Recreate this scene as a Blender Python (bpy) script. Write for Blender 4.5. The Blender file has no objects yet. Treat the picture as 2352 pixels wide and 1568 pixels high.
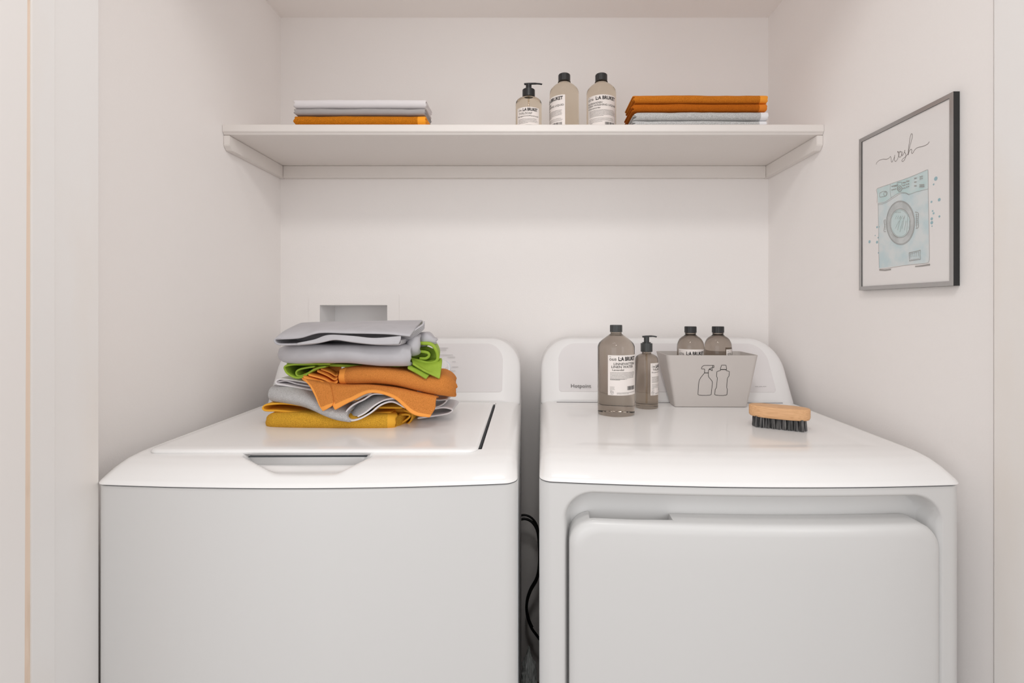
import bpy, bmesh, math, random, itertools
from mathutils import Vector, Matrix, noise, geometry
random.seed(7)
R = math.radians
SC = bpy.context.scene
COL = SC.collection
# ------------------------------------------------------------------ camera
CX, CY, F, HC = 1218.0, 705.0, 1111.0, 1.20      # vanishing point, focal length in px, eye height
cam_d = bpy.data.cameras.new('camera'); cam = bpy.data.objects.new('camera', cam_d); COL.objects.link(cam)
cam.location = (0, 0, HC); cam.rotation_euler = (R(90), 0, 0)
cam_d.sensor_width = 36; cam_d.lens = F/2352*36
cam_d.shift_x = (1176-CX)/2352; cam_d.shift_y = (CY-784)/2352
cam_d.clip_start = 0.01
SC.camera = cam
# ------------------------------------------------------------------ light
w = bpy.data.worlds.new('world'); SC.world = w; w.use_nodes = True
bg = w.node_tree.nodes['Background']; bg.inputs[0].default_value = (1.0, 0.992, 0.985, 1); bg.inputs[1].default_value = 1.0
def area(name, loc, target, size, power, col, sy=None):
    d = bpy.data.lights.new(name, 'AREA'); d.energy = power; d.color = col; d.size = size
    d.shape = 'RECTANGLE'; d.size_y = sy or size
    o = bpy.data.objects.new(name, d); COL.objects.link(o); o.location = loc
    o.rotation_euler = (Vector(target)-Vector(loc)).to_track_quat('-Z', 'Y').to_euler()
area('room_ceiling_lamp', (0.0, 0.05, 2.42), (0.0, 1.2, 1.0), 0.20, 5.5, (1.0, 0.97, 0.94))
area('front_fill', (-1.0, -1.5, 1.0), (0.2, 1.5, 1.45), 1.6, 19, (0.98, 0.99, 1.0))  # added unseen fill from the front, lifts back wall, ceiling and shelf underside
area('right_fill', (1.5, -0.6, 1.7), (-0.7, 0.9, 1.2), 1.0, 9, (1.0, 0.98, 0.96))  # added unseen fill from the right, brightens the left jamb and wall
area('alcove_fill', (0.0, 0.93, 2.118), (0.0, 1.10, 0.0), 0.26, 0.7, (1.0, 0.96, 0.93), 0.12)  # added unseen fill under the ceiling, brightens the alcove
SC.view_settings.view_transform = 'Standard'; SC.view_settings.look = 'None'
SC.view_settings.gamma = 1; SC.view_settings.use_curve_mapping = False
SC.view_settings.exposure = -0.14
SC.cycles.diffuse_bounces = 8; SC.cycles.max_bounces = 14

# ------------------------------------------------------------------ materials
def srgb(r, g, b):
    f = lambda c: ((c/255+0.055)/1.055)**2.4 if c > 10 else c/255/12.92
    return (f(r), f(g), f(b), 1)
def mat(name, col, rough=0.5, spec=0.5, metal=0, trans=0, ior=1.45, coat=0, bump=None, mix=None, vec='Object'):
    """bump=(scale, strength, distance); mix=(colour2, scale, lo, hi, stretch)"""
    m = bpy.data.materials.new(name); m.use_nodes = True
    nt = m.node_tree; b = nt.nodes['Principled BSDF']
    b.inputs['Base Color'].default_value = col; b.inputs['Roughness'].default_value = rough
    b.inputs['Specular IOR Level'].default_value = spec; b.inputs['Metallic'].default_value = metal
    b.inputs['Transmission Weight'].default_value = trans; b.inputs['IOR'].default_value = ior
    b.inputs['Coat Weight'].default_value = coat; b.inputs['Coat Roughness'].default_value = 0.05
    tc = nt.nodes.new('ShaderNodeTexCoord')
    if mix:
        c2, sc, lo, hi, st = mix
        mp = nt.nodes.new('ShaderNodeMapping'); mp.inputs['Scale'].default_value = st
        nt.links.new(tc.outputs[vec], mp.inputs[0])
        n = nt.nodes.new('ShaderNodeTexNoise'); n.inputs['Scale'].default_value = sc; n.inputs['Detail'].default_value = 5
        nt.links.new(mp.outputs[0], n.inputs['Vector'])
        mr = nt.nodes.new('ShaderNodeMapRange'); mr.inputs[1].default_value = lo; mr.inputs[2].default_value = hi
        nt.links.new(n.outputs['Fac'], mr.inputs[0])
        mx = nt.nodes.new('ShaderNodeMix'); mx.data_type = 'RGBA'
        mx.inputs[6].default_value = col; mx.inputs[7].default_value = c2
        nt.links.new(mr.outputs[0], mx.inputs[0]); nt.links.new(mx.outputs[2], b.inputs['Base Color'])
    if bump:
        n = nt.nodes.new('ShaderNodeTexNoise'); n.inputs['Scale'].default_value = bump[0]; n.inputs['Detail'].default_value = 3
        nt.links.new(tc.outputs['Object'], n.inputs['Vector'])
        bp = nt.nodes.new('ShaderNodeBump'); bp.inputs['Strength'].default_value = bump[1]; bp.inputs['Distance'].default_value = bump[2]
        nt.links.new(n.outputs['Fac'], bp.inputs['Height']); nt.links.new(bp.outputs[0], b.inputs['Normal'])
    return m
ONE = (1, 1, 1)
M = {}
M['wall'] = mat('wall_paint', (0.885, 0.855, 0.84, 1), 0.55, 0.3, bump=(260, 0.12, 0.002))
M['ceil'] = mat('ceiling_paint', (0.95, 0.92, 0.90, 1), 0.8, 0.2)
M['trim'] = mat('trim_paint', (0.87, 0.855, 0.845, 1), 0.4, 0.4, bump=(40, 0.05, 0.002), mix=(srgb(236, 229, 222), 6, 0.45, 0.8, (1, 1, 0.3)))
M['door'] = mat('door_paint', (0.89, 0.865, 0.85, 1), 0.45, 0.4)
M['rawwood'] = mat('bare_wood', srgb(240, 220, 202), 0.6, 0.3, mix=(srgb(218, 194, 172), 9, 0.55, 0.8, (4, 4, 0.7)))
M['floor'] = mat('floor_wood', srgb(112, 94, 82), 0.4, 0.4, mix=(srgb(88, 72, 62), 5, 0.4, 0.7, (8, 1, 1)))
M['shelf'] = mat('shelf_paint', (0.78, 0.74, 0.71, 1), 0.35, 0.4)
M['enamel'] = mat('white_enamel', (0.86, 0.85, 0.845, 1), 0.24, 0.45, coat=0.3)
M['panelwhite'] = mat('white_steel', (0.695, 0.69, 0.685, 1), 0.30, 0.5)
M['side'] = mat('brightened_side_steel', (0.88, 0.885, 0.89, 1), 0.4, 0.4)  # same white steel as the front, made paler to brighten the gap
M['console'] = mat('console_plastic', (0.83, 0.82, 0.82, 1), 0.35, 0.4)
M['ctrl'] = mat('control_panel_grey', (0.765, 0.74, 0.745, 1), 0.45, 0.3)
M['dark'] = mat('dark_gap', (0.06, 0.065, 0.07, 1), 0.7, 0.1)
M['ink'] = mat('black_ink', (0.02, 0.018, 0.018, 1), 0.6, 0.2)
M['greyink'] = mat('grey_ink', (0.22, 0.21, 0.21, 1), 0.6, 0.2)
M['paleink'] = mat('pale_grey_ink', (0.45, 0.44, 0.44, 1), 0.6, 0.2)
M['midink'] = mat('typewriter_ink', (0.15, 0.14, 0.13, 1), 0.6, 0.2)
M['label'] = mat('label_paper', (0.80, 0.745, 0.715, 1), 0.6, 0.3)
M['cap'] = mat('black_plastic', (0.022, 0.022, 0.023, 1), 0.35, 0.5)
M['pump'] = mat('dark_grey_plastic', (0.05, 0.053, 0.053, 1), 0.35, 0.5)
M['amber'] = mat('pale_amber_glass', (0.84, 0.76, 0.64, 1), 0.02, 0.5, trans=1, ior=1.14)
M['smoke'] = mat('smoky_glass', (0.53, 0.465, 0.40, 1), 0.02, 0.5, trans=1, ior=1.30)
M['basket'] = mat('matte_grey_plastic', (0.56, 0.52, 0.495, 1), 0.55, 0.35)
M['wood'] = mat('beech_wood', srgb(222, 176, 132), 0.5, 0.3, mix=(srgb(190, 142, 98), 14, 0.42, 0.85, (3, 30, 60)), bump=(120, 0.15, 0.001))
M['bristle'] = mat('grey_bristle', (0.03, 0.03, 0.032, 1), 0.5, 0.4, mix=((0.35, 0.34, 0.33, 1), 300, 0.45, 0.65, (1, 1, 0.05)))
M['frame'] = mat('frame_front', (0.42, 0.41, 0.405, 1), 0.25, 0.6, metal=0.5)
M['frame_side'] = mat('frame_side_black', (0.025, 0.025, 0.025, 1), 0.4, 0.4)
M['paper'] = mat('art_paper', (0.80, 0.775, 0.765, 1), 0.30, 0.5, coat=0.4)
M['wc'] = mat('watercolour_blue', srgb(214, 220, 221), 0.5, 0.3, mix=(srgb(196, 213, 217), 26, 0.42, 0.62, ONE))
M['wc2'] = mat('watercolour_teal', srgb(192, 214, 214), 0.5, 0.3, mix=(srgb(208, 219, 220), 34, 0.4, 0.7, ONE))
M['wcdot'] = mat('watercolour_dot', srgb(156, 186, 194), 0.5, 0.3)
M['wcgrey'] = mat('watercolour_grey', srgb(184, 188, 188), 0.5, 0.3, mix=(srgb(202, 206, 206), 30, 0.4, 0.6, ONE))
M['artline'] = mat('pencil_line', srgb(160, 156, 153), 0.6, 0.2)
M['artgrey'] = mat('lettering_grey', srgb(128, 120, 117), 0.6, 0.2)
M['cord'] = mat('black_rubber', (0.012, 0.012, 0.012, 1), 0.45, 0.4)
M['plastic'] = mat('clear_film', (0.92, 0.95, 0.94, 1), 0.12, 1.0, trans=0.35, ior=1.3, coat=1.0)
M['green_thing'] = mat('dark_green_plastic', (0.03, 0.12, 0.06, 1), 0.3, 0.5)
M['chrome'] = mat('silver_trim', (0.62, 0.64, 0.68, 1), 0.25, 0.5, metal=0.7)
def terry(name, c1, c2, sc=1300):
    return mat(name, c1, 0.85, 0.15, bump=(sc*0.8, 1.0, 0.002), mix=(c2, sc*0.9, 0.44, 0.66, ONE))
def weave(name, c, c2=None):
    return mat(name, c, 0.62, 0.25, bump=(500, 0.15, 0.001), mix=(c2 or c, 30, 0.4, 0.7, ONE))
M['or_t'] = terry('orange_terry', srgb(226, 138, 42), srgb(172, 92, 22)); M['or_h'] = weave('orange_hem', srgb(240, 156, 52))
M['ob_t'] = terry('burnt_orange_terry', srgb(204, 112, 28), srgb(158, 78, 14)); M['ob_h'] = weave('burnt_orange_hem', srgb(218, 124, 36))
M['am_t'] = terry('amber_terry', srgb(232, 142, 30), srgb(150, 84, 16)); M['am_h'] = weave('amber_hem', srgb(245, 160, 40))
M['mu_t'] = terry('mustard_terry', srgb(240, 184, 62), srgb(176, 122, 34)); M['mu_h'] = weave('mustard_hem', srgb(228, 168, 52))
M['wh_t'] = terry('white_terry', srgb(226, 226, 226), srgb(150, 150, 148)); M['wh_h'] = weave('white_hem', srgb(232, 232, 235))
M['si_t'] = terry('silver_terry', srgb(212, 210, 210), srgb(160, 158, 158)); M['si_h'] = weave('silver_hem', srgb(200, 198, 200))
M['gr_h'] = weave('grey_satin_cloth', srgb(186, 184, 188), srgb(180, 178, 182))
M['gl_h'] = weave('light_grey_cloth', srgb(222, 218, 220))
M['gd_h'] = weave('mid_grey_cloth', srgb(164, 160, 160))
M['gn_h'] = weave('green_cloth', srgb(150, 176, 62), srgb(134, 160, 48))
M['or2_t'] = terry('apricot_terry', srgb(230, 148, 74), srgb(190, 112, 46)); M['or2_h'] = weave('apricot_hem', srgb(236, 154, 70))

# ------------------------------------------------------------------ object helpers
def link_mesh(name, bm, m, parent=None, smooth=True, loc=None, rot=None, mods=(), sharp=38):
    me = bpy.data.meshes.new(name); 
    bm.normal_update(); bm.to_mesh(me); bm.free()
    for x in (m if isinstance(m, (list, tuple)) else [m]): me.materials.append(x)
    if smooth:
        for p in me.polygons: p.use_smooth = True
        if not mods and sharp: me.set_sharp_from_angle(angle=R(sharp))
    o = bpy.data.objects.new(name, me); COL.objects.link(o)
    if parent: o.parent = parent
    if loc: o.location = loc
    if rot: o.rotation_euler = rot
    for k, kw in mods:
        md = o.modifiers.new(k.lower(), k)
        for a, v in kw.items(): setattr(md, a, v)
    return o
def tag(o, label=None, cat=None, group=None, kind=None):
    if label: o['label'] = label
    if cat: o['category'] = cat
    if group: o['group'] = group
    if kind: o['kind'] = kind
    return o
def empty(name, loc, label, cat, rz=0, group=None):
    o = bpy.data.objects.new(name, None); COL.objects.link(o); o.empty_display_size = 0.05
    o.location = loc; o.rotation_euler = (0, 0, rz)
    return tag(o, label, cat, group)
def add_box(bm, a, b, mi=0):
    v = [bm.verts.new((x, y, z)) for x in (a[0], b[0]) for y in (a[1], b[1]) for z in (a[2], b[2])]
    for f in ((0,1,3,2), (4,6,7,5), (0,4,5,1), (2,3,7,6), (0,2,6,4), (1,5,7,3)):
        fc = bm.faces.new([v[i] for i in f]); fc.material_index = mi
def box(name, a, b, m, parent=None, bevel=0.0, mods=()):
    bm = bmesh.new(); add_box(bm, a, b)
    bmesh.ops.recalc_face_normals(bm, faces=bm.faces)
    if bevel: bmesh.ops.bevel(bm, geom=bm.edges[:], offset=bevel, segments=3, profile=0.5, affect='EDGES')
    o = link_mesh(name, bm, m, parent, smooth=False)
    return o
def add_grid(bm, rows, close_u=False, close_v=False, mi=None, flip=False):
    """rows: list of lists of points"""
    V = [[bm.verts.new(p) for p in r] for r in rows]
    nr, nc = len(V), len(V[0])
    for i in range(nr if close_v else nr-1):
        for j in range(nc if close_u else nc-1):
            q = [V[i][j], V[i][(j+1) % nc], V[(i+1) % nr][(j+1) % nc], V[(i+1) % nr][j]]
            if flip: q.reverse()
            try: f = bm.faces.new(q)
            except ValueError: continue
            if mi: f.material_index = mi(i, j)
    return V
def lathe(bm, prof, n=48, c=(0, 0, 0), cap0=True, cap1=True, mi=0):
    rows = [[(c[0]+r*math.cos(2*math.pi*k/n), c[1]+r*math.sin(2*math.pi*k/n), c[2]+z) for k in range(n)] for r, z in prof]
    V = add_grid(bm, rows, close_u=True, mi=lambda i, j: mi)
    if cap0: f = bm.faces.new(V[0][::-1]); f.material_index = mi
    if cap1: f = bm.faces.new(V[-1]); f.material_index = mi
    return V
def catmull(pts, n):
    """n points on a smooth curve through pts"""
    pts = [Vector(p) for p in pts]
    if len(pts) == 2: return [pts[0].lerp(pts[1], i/(n-1)) for i in range(n)]
    L = [0]
    for a, b in zip(pts, pts[1:]): L.append(L[-1] + max((b-a).length, 1e-9))
    out = []
    for i in range(n):
        s = L[-1]*i/(n-1); k = 0
        while k < len(pts)-2 and L[k+1] < s: k += 1
        t = (s-L[k])/(L[k+1]-L[k])
        p1, p2 = pts[k], pts[k+1]; p0 = pts[k-1] if k > 0 else p1*2-p2; p3 = pts[k+2] if k+2 < len(pts) else p2*2-p1
        out.append(0.5*((2*p1) + (p2-p0)*t + (2*p0-5*p1+4*p2-p3)*t*t + (3*p1-p0-3*p2+p3)*t**3))
    return out
def tube(bm, pts, r, n=10, flat=1.0, mi=0):
    pts = [Vector(p) for p in pts]; rows = []; up = Vector((0, 1, 0))
    for i, p in enumerate(pts):
        t = (pts[min(i+1, len(pts)-1)]-pts[max(i-1, 0)]).normalized()
        a = t.cross(up)
        if a.length < 1e-4: a = t.cross(Vector((1, 0, 0)))
        a.normalize(); b = t.cross(a).normalized(); rr = r[i] if isinstance(r, (list, tuple)) else r
        rows.append([p + a*rr*math.cos(2*math.pi*k/n) + b*rr*flat*math.sin(2*math.pi*k/n) for k in range(n)])
    V = add_grid(bm, rows, close_u=True, mi=lambda i, j: mi)
    bm.faces.new(V[0][::-1]).material_index = mi; bm.faces.new(V[-1]).material_index = mi
def text_geo(body, size, bold=0.0, sx=1.0, align='LEFT', spacing=1.0):
    """flat letter outlines from the built-in font as (verts2d, faces)"""
    cu = bpy.data.curves.new('t', 'FONT'); cu.body = body; cu.size = size; cu.align_x = align; cu.offset = bold; cu.space_character = spacing
    cu.resolution_u = 3
    o = bpy.data.objects.new('t', cu); COL.objects.link(o)
    dg = bpy.context.evaluated_depsgraph_get(); dg.update()
    e = o.evaluated_get(dg); me = e.to_mesh()
    vs = [(v.co.x*sx, v.co.y) for v in me.vertices]; fs = [tuple(p.vertices) for p in me.polygons]
    e.to_mesh_clear(); bpy.data.objects.remove(o); bpy.data.curves.remove(cu)
    return vs, fs
def put2d(bm, vs, fs, fn, mi=0):
    V = [bm.verts.new(fn(x, y)) for x, y in vs]
    for f in fs:
        try: q = bm.faces.new([V[i] for i in f]); q.material_index = mi
        except ValueError: pass
def stroke2d(pts, wd):
    """polyline of width wd as 2d strip"""
    P = [Vector((p[0], p[1])) for p in pts]; vs = []; fs = []
    for i, p in enumerate(P):
        t = P[min(i+1, len(P)-1)]-P[max(i-1, 0)]
        if t.length < 1e-9: t = Vector((1, 0))
        t.normalize(); n = Vector((-t.y, t.x))
        k = wd[i] if isinstance(wd, (list, tuple)) else wd
        vs += [tuple(p+n*k/2), tuple(p-n*k/2)]
    for i in range(len(P)-1): fs.append((2*i, 2*i+1, 2*i+3, 2*i+2))
    return vs, fs
def rrect(x0, x1, z0, z1, r, n=8):
    out = []
    rr = r if isinstance(r, (list, tuple)) else [r]*4      # br, tr, tl, bl
    for (cx, cz, a0, q) in ((x1-rr[0], z0+rr[0], -90, rr[0]), (x1-rr[1], z1-rr[1], 0, rr[1]), (x0+rr[2], z1-rr[2], 90, rr[2]), (x0+rr[3], z0+rr[3], 180, rr[3])):
        for k in range(n+1):
            a = R(a0+90*k/n); out.append((cx+q*math.cos(a), cz+q*math.sin(a)))
    return out
def P(px, py, Y):
    """place in the room that stands at depth Y on a sight line"""
    return Vector(((px-CX)/F*Y, Y, HC-(py-CY)/F*Y))
def smooth01(t): t = max(0, min(1, t)); return t*t*(3-2*t)

# ------------------------------------------------------------------ setting
XL, XR, YB, ZC = -0.800, 0.763, 1.55, 2.127
# back wall with the recess for the outlet box
bm = bmesh.new()
ox0, ox1, oz0, oz1, od = -0.674, -0.457, 1.035, 1.207, 0.106
xs = [XL-0.1, ox0, ox1, XR+0.1]; zs = [0, oz0, oz1, ZC+0.1]
V = {(i, k): bm.verts.new((xs[i], YB, zs[k])) for i in range(4) for k in range(4)}
for i in range(3):
    for k in range(3):
        if (i, k) != (1, 1): bm.faces.new([V[i, k], V[i+1, k], V[i+1, k+1], V[i, k+1]])
add_box(bm, (XL-0.1, YB+0.13, 0), (XR+0.1, YB+0.16, ZC+0.1))
tag(link_mesh('wall_back', bm, M['wall'], smooth=False), kind='structure')
tag(box('wall_left', (XL-0.08, 0.80, 0), (XL, YB+0.02, ZC+0.05), M['wall']), kind='structure')
tag(box('wall_right', (XR, 0.797, 0), (XR+0.08, YB+0.02, ZC+0.05), M['wall']), kind='structure')
tag(box('ceiling', (XL-0.08, 0.70, ZC), (XR+0.08, YB+0.14, ZC+0.05), M['ceil']), kind='structure')
tag(box('floor', (-6, -6, -0.05), (6, YB+0.15, 0), M['floor']), kind='structure')
# left jamb and its trim, right jamb
def xat(px, X): return F*X/(px-CX)
tag(box('trim_1', (XL-0.08, xat(127, -0.7155), 0), (-0.7180, xat(227.5, -0.7180), 2.5), M['trim'], bevel=0.0015), kind='structure')
tag(box('trim_2', (XL-0.08, xat(76, -0.712), 0), (-0.7145, xat(127, -0.7155)-0.0005, 2.5), M['trim'], bevel=0.0015), kind='structure')
bm = bmesh.new()       # strip of bare wood, leaning slightly
ya, yb_ = xat(75, -0.716), xat(58, -0.716)
X0, X1 = -0.80, -0.7165
vs = []
for z, dy in ((0, -0.006), (2.5, 0.004)):
    for x, y in ((X0, yb_+dy), (X1, yb_+dy), (X1, ya), (X0, ya)): vs.append(bm.verts.new((x, y, z)))
for f in ((0,1,2,3), (7,6,5,4), (0,4,5,1), (1,5,6,2), (2,6,7,3), (3,7,4,0)): bm.faces.new([vs[i] for i in f])
bmesh.ops.recalc_face_normals(bm, faces=bm.faces)
tag(link_mesh('trim_3', bm, M['rawwood'], smooth=False), kind='structure')
bm = bmesh.new(); vs = []
for z, dy in ((0, -0.0065), (2.5, 0.0035)):
    for x, y in ((-0.752, 0.25), (-0.712, 0.25), (-0.712, yb_-0.001+dy), (-0.752, yb_-0.001+dy)): vs.append(bm.verts.new((x, y, z)))
for f in ((0,1,2,3), (7,6,5,4), (0,4,5,1), (1,5,6,2), (2,6,7,3), (3,7,4,0)): bm.faces.new([vs[i] for i in f])
bmesh.ops.recalc_face_normals(bm, faces=bm.faces)
tag(link_mesh('door_1', bm, M['door'], smooth=False), kind='structure')
tag(box('trim_4', (0.7595, 0.45, 0), (XR+0.08, xat(2282, 0.7595), 2.5), M['trim'], bevel=0.0015), kind='structure')
tag(box('ceiling_header', (XL-0.08, 0.66, ZC), (XR+0.08, 0.80, 2.5), M['ceil']), kind='structure')
bpy.data.objects['ceiling_header'].name = 'trim_5'

# outlet box in the back wall
ob = empty('wall_outlet_box', (0, YB, oz0), 'white recessed outlet box in the back wall above the washer', 'outlet box')
def local(o, parent):
    o.location = -Vector(parent.location); return o
bm = bmesh.new()
e = 0.0006
fr = rrect(-0.709, -0.420, 1.0, 1.242, 0.006, 3); inn = rrect(ox0+e, ox1-e, oz0+e, oz1-e, 0.002, 3)
add_grid(bm, [[(x, YB-0.0005, z) for x, z in fr], [(x, YB-0.003, z) for x, z in fr], [(x, YB-0.003, z) for x, z in inn], [(x, YB+0.001, z) for x, z in inn]], close_u=True)
bmesh.ops.recalc_face_normals(bm, faces=bm.faces)
local(link_mesh('flange', bm, M['wall'], ob, smooth=False), ob)
bm = bmesh.new()
bi = rrect(ox0+0.006, ox1-0.006, oz0+0.004, oz1-0.004, 0.004, 3)
V = add_grid(bm, [[(x, YB-0.001, z) for x, z in inn], [(x, YB+od, z) for x, z in bi]], close_u=True, flip=True)
bm.faces.new(V[1])
bmesh.ops.recalc_face_normals(bm, faces=bm.faces); 
for f in bm.faces: f.normal_flip()
local(link_mesh('recess', bm, M['console'], ob, smooth=False), ob)

# ------------------------------------------------------------------ shelf
zt = 1.6745; yf = 1.258
sh = empty('wall_shelf', (0, YB, zt-0.03), 'long white painted shelf spanning the back wall of the alcove', 'shelf')
bm = bmesh.new()
prof = [(YB, zt-0.027), (yf+0.012, zt-0.027), (yf+0.003, zt-0.0255), (yf+0.0005, zt-0.0215), (yf-0.001, zt-0.0205), (yf-0.003, zt-0.018), (yf-0.003, zt-0.003), (yf, zt), (YB, zt)]
for d in (0,):
    V = add_grid(bm, [[(x, y, z) for y, z in prof] for x in (XL+0.001, XR-0.001)], close_u=True)
    bm.faces.new(V[0]); bm.faces.new(V[1][::-1])
bmesh.ops.recalc_face_normals(bm, faces=bm.faces)
local(link_mesh('board', bm, M['shelf'], sh, smooth=False), sh)
zc = zt-0.027
def cleat(a, b): 
    o = box('cleat', a, b, M['shelf'], sh, bevel=0.0015); local(o, sh); return o
cleat((XL+0.017, YB-0.018, zc-0.0375), (XR-0.017, YB-0.0005, zc-0.0003))
for s, X in ((1, XL), (-1, XR)):
    bm = bmesh.new()
    pr = [(YB-0.0005, zc-0.0375), (yf+0.012, zc-0.0375), (yf+0.002, zc-0.026), (yf+0.002, zc-0.0003), (YB-0.0005, zc-0.0003)]
    V = add_grid(bm, [[(X+s*0.0005, y, z) for y, z in pr], [(X+s*0.0165, y, z) for y, z in pr]], close_u=True)
    bm.faces.new(V[0]); bm.faces.new(V[1][::-1]); bmesh.ops.recalc_face_normals(bm, faces=bm.faces)
    bmesh.ops.bevel(bm, geom=bm.edges[:], offset=0.0012, segments=2, affect='EDGES')
    local(link_mesh('cleat', bm, M['shelf'], sh, smooth=False), sh)

# ------------------------------------------------------------------ machines
W, D, DB = 0.701, 0.705, 0.62      # footprint
ZS, ZT = 0.909, 0.940    # seam height, top of deck
PROF = [(0, 0), (0.004, 0.0045), (0.014, 0.011), (0.033, 0.0205), (0.057, 0.0275), (0.085, 0.0305), (0.11, 0.031)]
def prof_h(v):
    for (a, ha), (b, hb) in zip(PROF, PROF[1:]):
        if v <= b:
            t = (v-a)/(b-a); return ha+(hb-ha)*t
    return PROF[-1][1]
def prof_s(v):   # smoothed
    return sum(prof_h(max(0, v+d)) for d in (-0.006, -0.003, 0, 0.003, 0.006))/5 if v > 0.006 else prof_h(v)
def bow(u):      # the front bows towards the room
    q = 2*u/W-1
    y = -0.020*(1-q*q)
    r = 0.022; e = min(u, W-u)
    if e < r: y += r-math.sqrt(max(0, r*r-(r-e)**2))
    return y
def lins(a, b, n): return [a+(b-a)*i/n for i in range(n+1)]
def us(step=0.006):
    base = [0, 0.0008, 0.002, 0.004, 0.007, 0.010, 0.014, 0.018, 0.022]
    return base + lins(0.022, W-0.022, int((W-0.044)/step))[1:-1] + [W-x for x in base[::-1]]
def deck(parent, zfun, extra_u=(), name='top_deck', ymax=D-0.005):
    U = sorted(set(us()+list(extra_u)))
    Vv = sorted(set([0, 0.001, 0.0025, 0.004, 0.006, 0.009, 0.014] + lins(0.014, 0.16, 42) + lins(0.16, ymax, 50)))
    bm = bmesh.new(); rows = []
    zlow = [[(u + (0.0015 if u < .01 else -0.0015 if u > W-.01 else 0), bow(u)+0.004, ZS-0.0014) for u in U], [(u, bow(u), ZS-0.001) for u in U]]
    for v in Vv:
        r = []
        for u in U:
            e = min(u, W-u); rr = 0.024
            z = ZS+prof_s(v)
            side = rr-math.sqrt(max(0, rr*rr-(rr-e)**2)) if e < rr else 0
            z = max(ZS-0.001, z-side*min(1, prof_s(v)/0.03))
            k = 1-smooth01(v/0.45)
            z -= zfun(u, v)
            r.append((u, bow(u)*k+v, z))
        rows.append(r)
    rows = zlow+rows
    # sides and back
    V = add_grid(bm, rows)
    for side in (0, -1):
        low = None
        for i in range(2, len(V)-1):
            a, b = V[i][side], V[i+1][side]
            a2 = bm.verts.new((a.co.x, a.co.y, ZS-0.004)) if low is None else low
            b2 = bm.verts.new((b.co.x, b.co.y, ZS-0.004)); low = b2
            bm.faces.new([a, b, b2, a2])
    bmesh.ops.recalc_face_normals(bm, faces=bm.faces)
    up = sum(f.normal.z for f in bm.faces)
    if up < 0:
        for f in bm.faces: f.normal_flip()
    return link_mesh(name, bm, M['enamel'], parent)
def body(parent, name, recess=None, m=None):
    bm = bmesh.new(); U = us(0.02)
    add_grid(bm, [[(u, bow(u)+0.0048, ZS-0.0065) for u in U], [(u, bow(u)+0.0048, ZS-0.0008) for u in U], [(u, bow(u)+0.012, ZS-0.0008) for u in U], [(u, bow(u)+0.012, ZS-0.0065) for u in U]], close_v=True)
    bmesh.ops.recalc_face_normals(bm, faces=bm.faces)
    link_mesh('seam_gap_shade', bm, M['dark'], parent)  # dark strip behind the seam, stands in for shade in the gap
    U = sorted(set(us(0.0035)))
    Z = [0.0, 0.2, 0.4, 0.5] + lins(0.51, 0.80, 40) + lins(0.803, ZS-0.0055, 40) + [ZS-0.0042, ZS-0.0036]
    if not recess: Z = [0.0, 0.3, 0.6, 0.85, 0.895, 0.900, ZS-0.0055, ZS-0.0042, ZS-0.0036]
    bm = bmesh.new(); rows = []
    for z in Z:
        rows.append([(u, bow(u)+0.003+(recess(u, z) if recess else 0)+(0.0025 if z > ZS-0.004 else 0.0006 if z > ZS-0.005 else 0), z) for u in U])
    V = add_grid(bm, rows)
    yb = DB
    back = [[bm.verts.new((x, yb, z)) for z in Z] for x in (0, W)]
    for k in range(len(Z)-1):
        bm.faces.new([V[k][0], V[k+1][0], back[0][k+1], back[0][k]])
        bm.faces.new([V[k][-1], back[1][k], back[1][k+1], V[k+1][-1]])
        bm.faces.new([back[0][k], back[0][k+1], back[1][k+1], back[1][k]])
    bm.faces.new([v for v in V[-1]]+[back[1][-1], back[0][-1]])
    bm.faces.new([v for v in V[0]][::-1]+[back[0][0], back[1][0]])
    bmesh.ops.recalc_face_normals(bm, faces=bm.faces)
    for f in bm.faces:
        if abs(f.normal.x) > 0.95 and not 0.003 < f.calc_center_median().x < W-0.003: f.material_index = 1
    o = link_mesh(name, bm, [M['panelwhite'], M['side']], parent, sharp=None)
    return o
CB, CT = 0.932, 1.112     # console foot and top
YC, LEAN = 0.523, 0.60
def cons_pt(x, z, off=0.0):
    """point on the leaning console face, off towards the room"""
    n = Vector((0, -1, LEAN)).normalized()
    bulge = 0.010*(1-(2*x/W-1)**2)
    return Vector((x, YC+LEAN*(z-CB)-bulge, z)) + n*off
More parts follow.
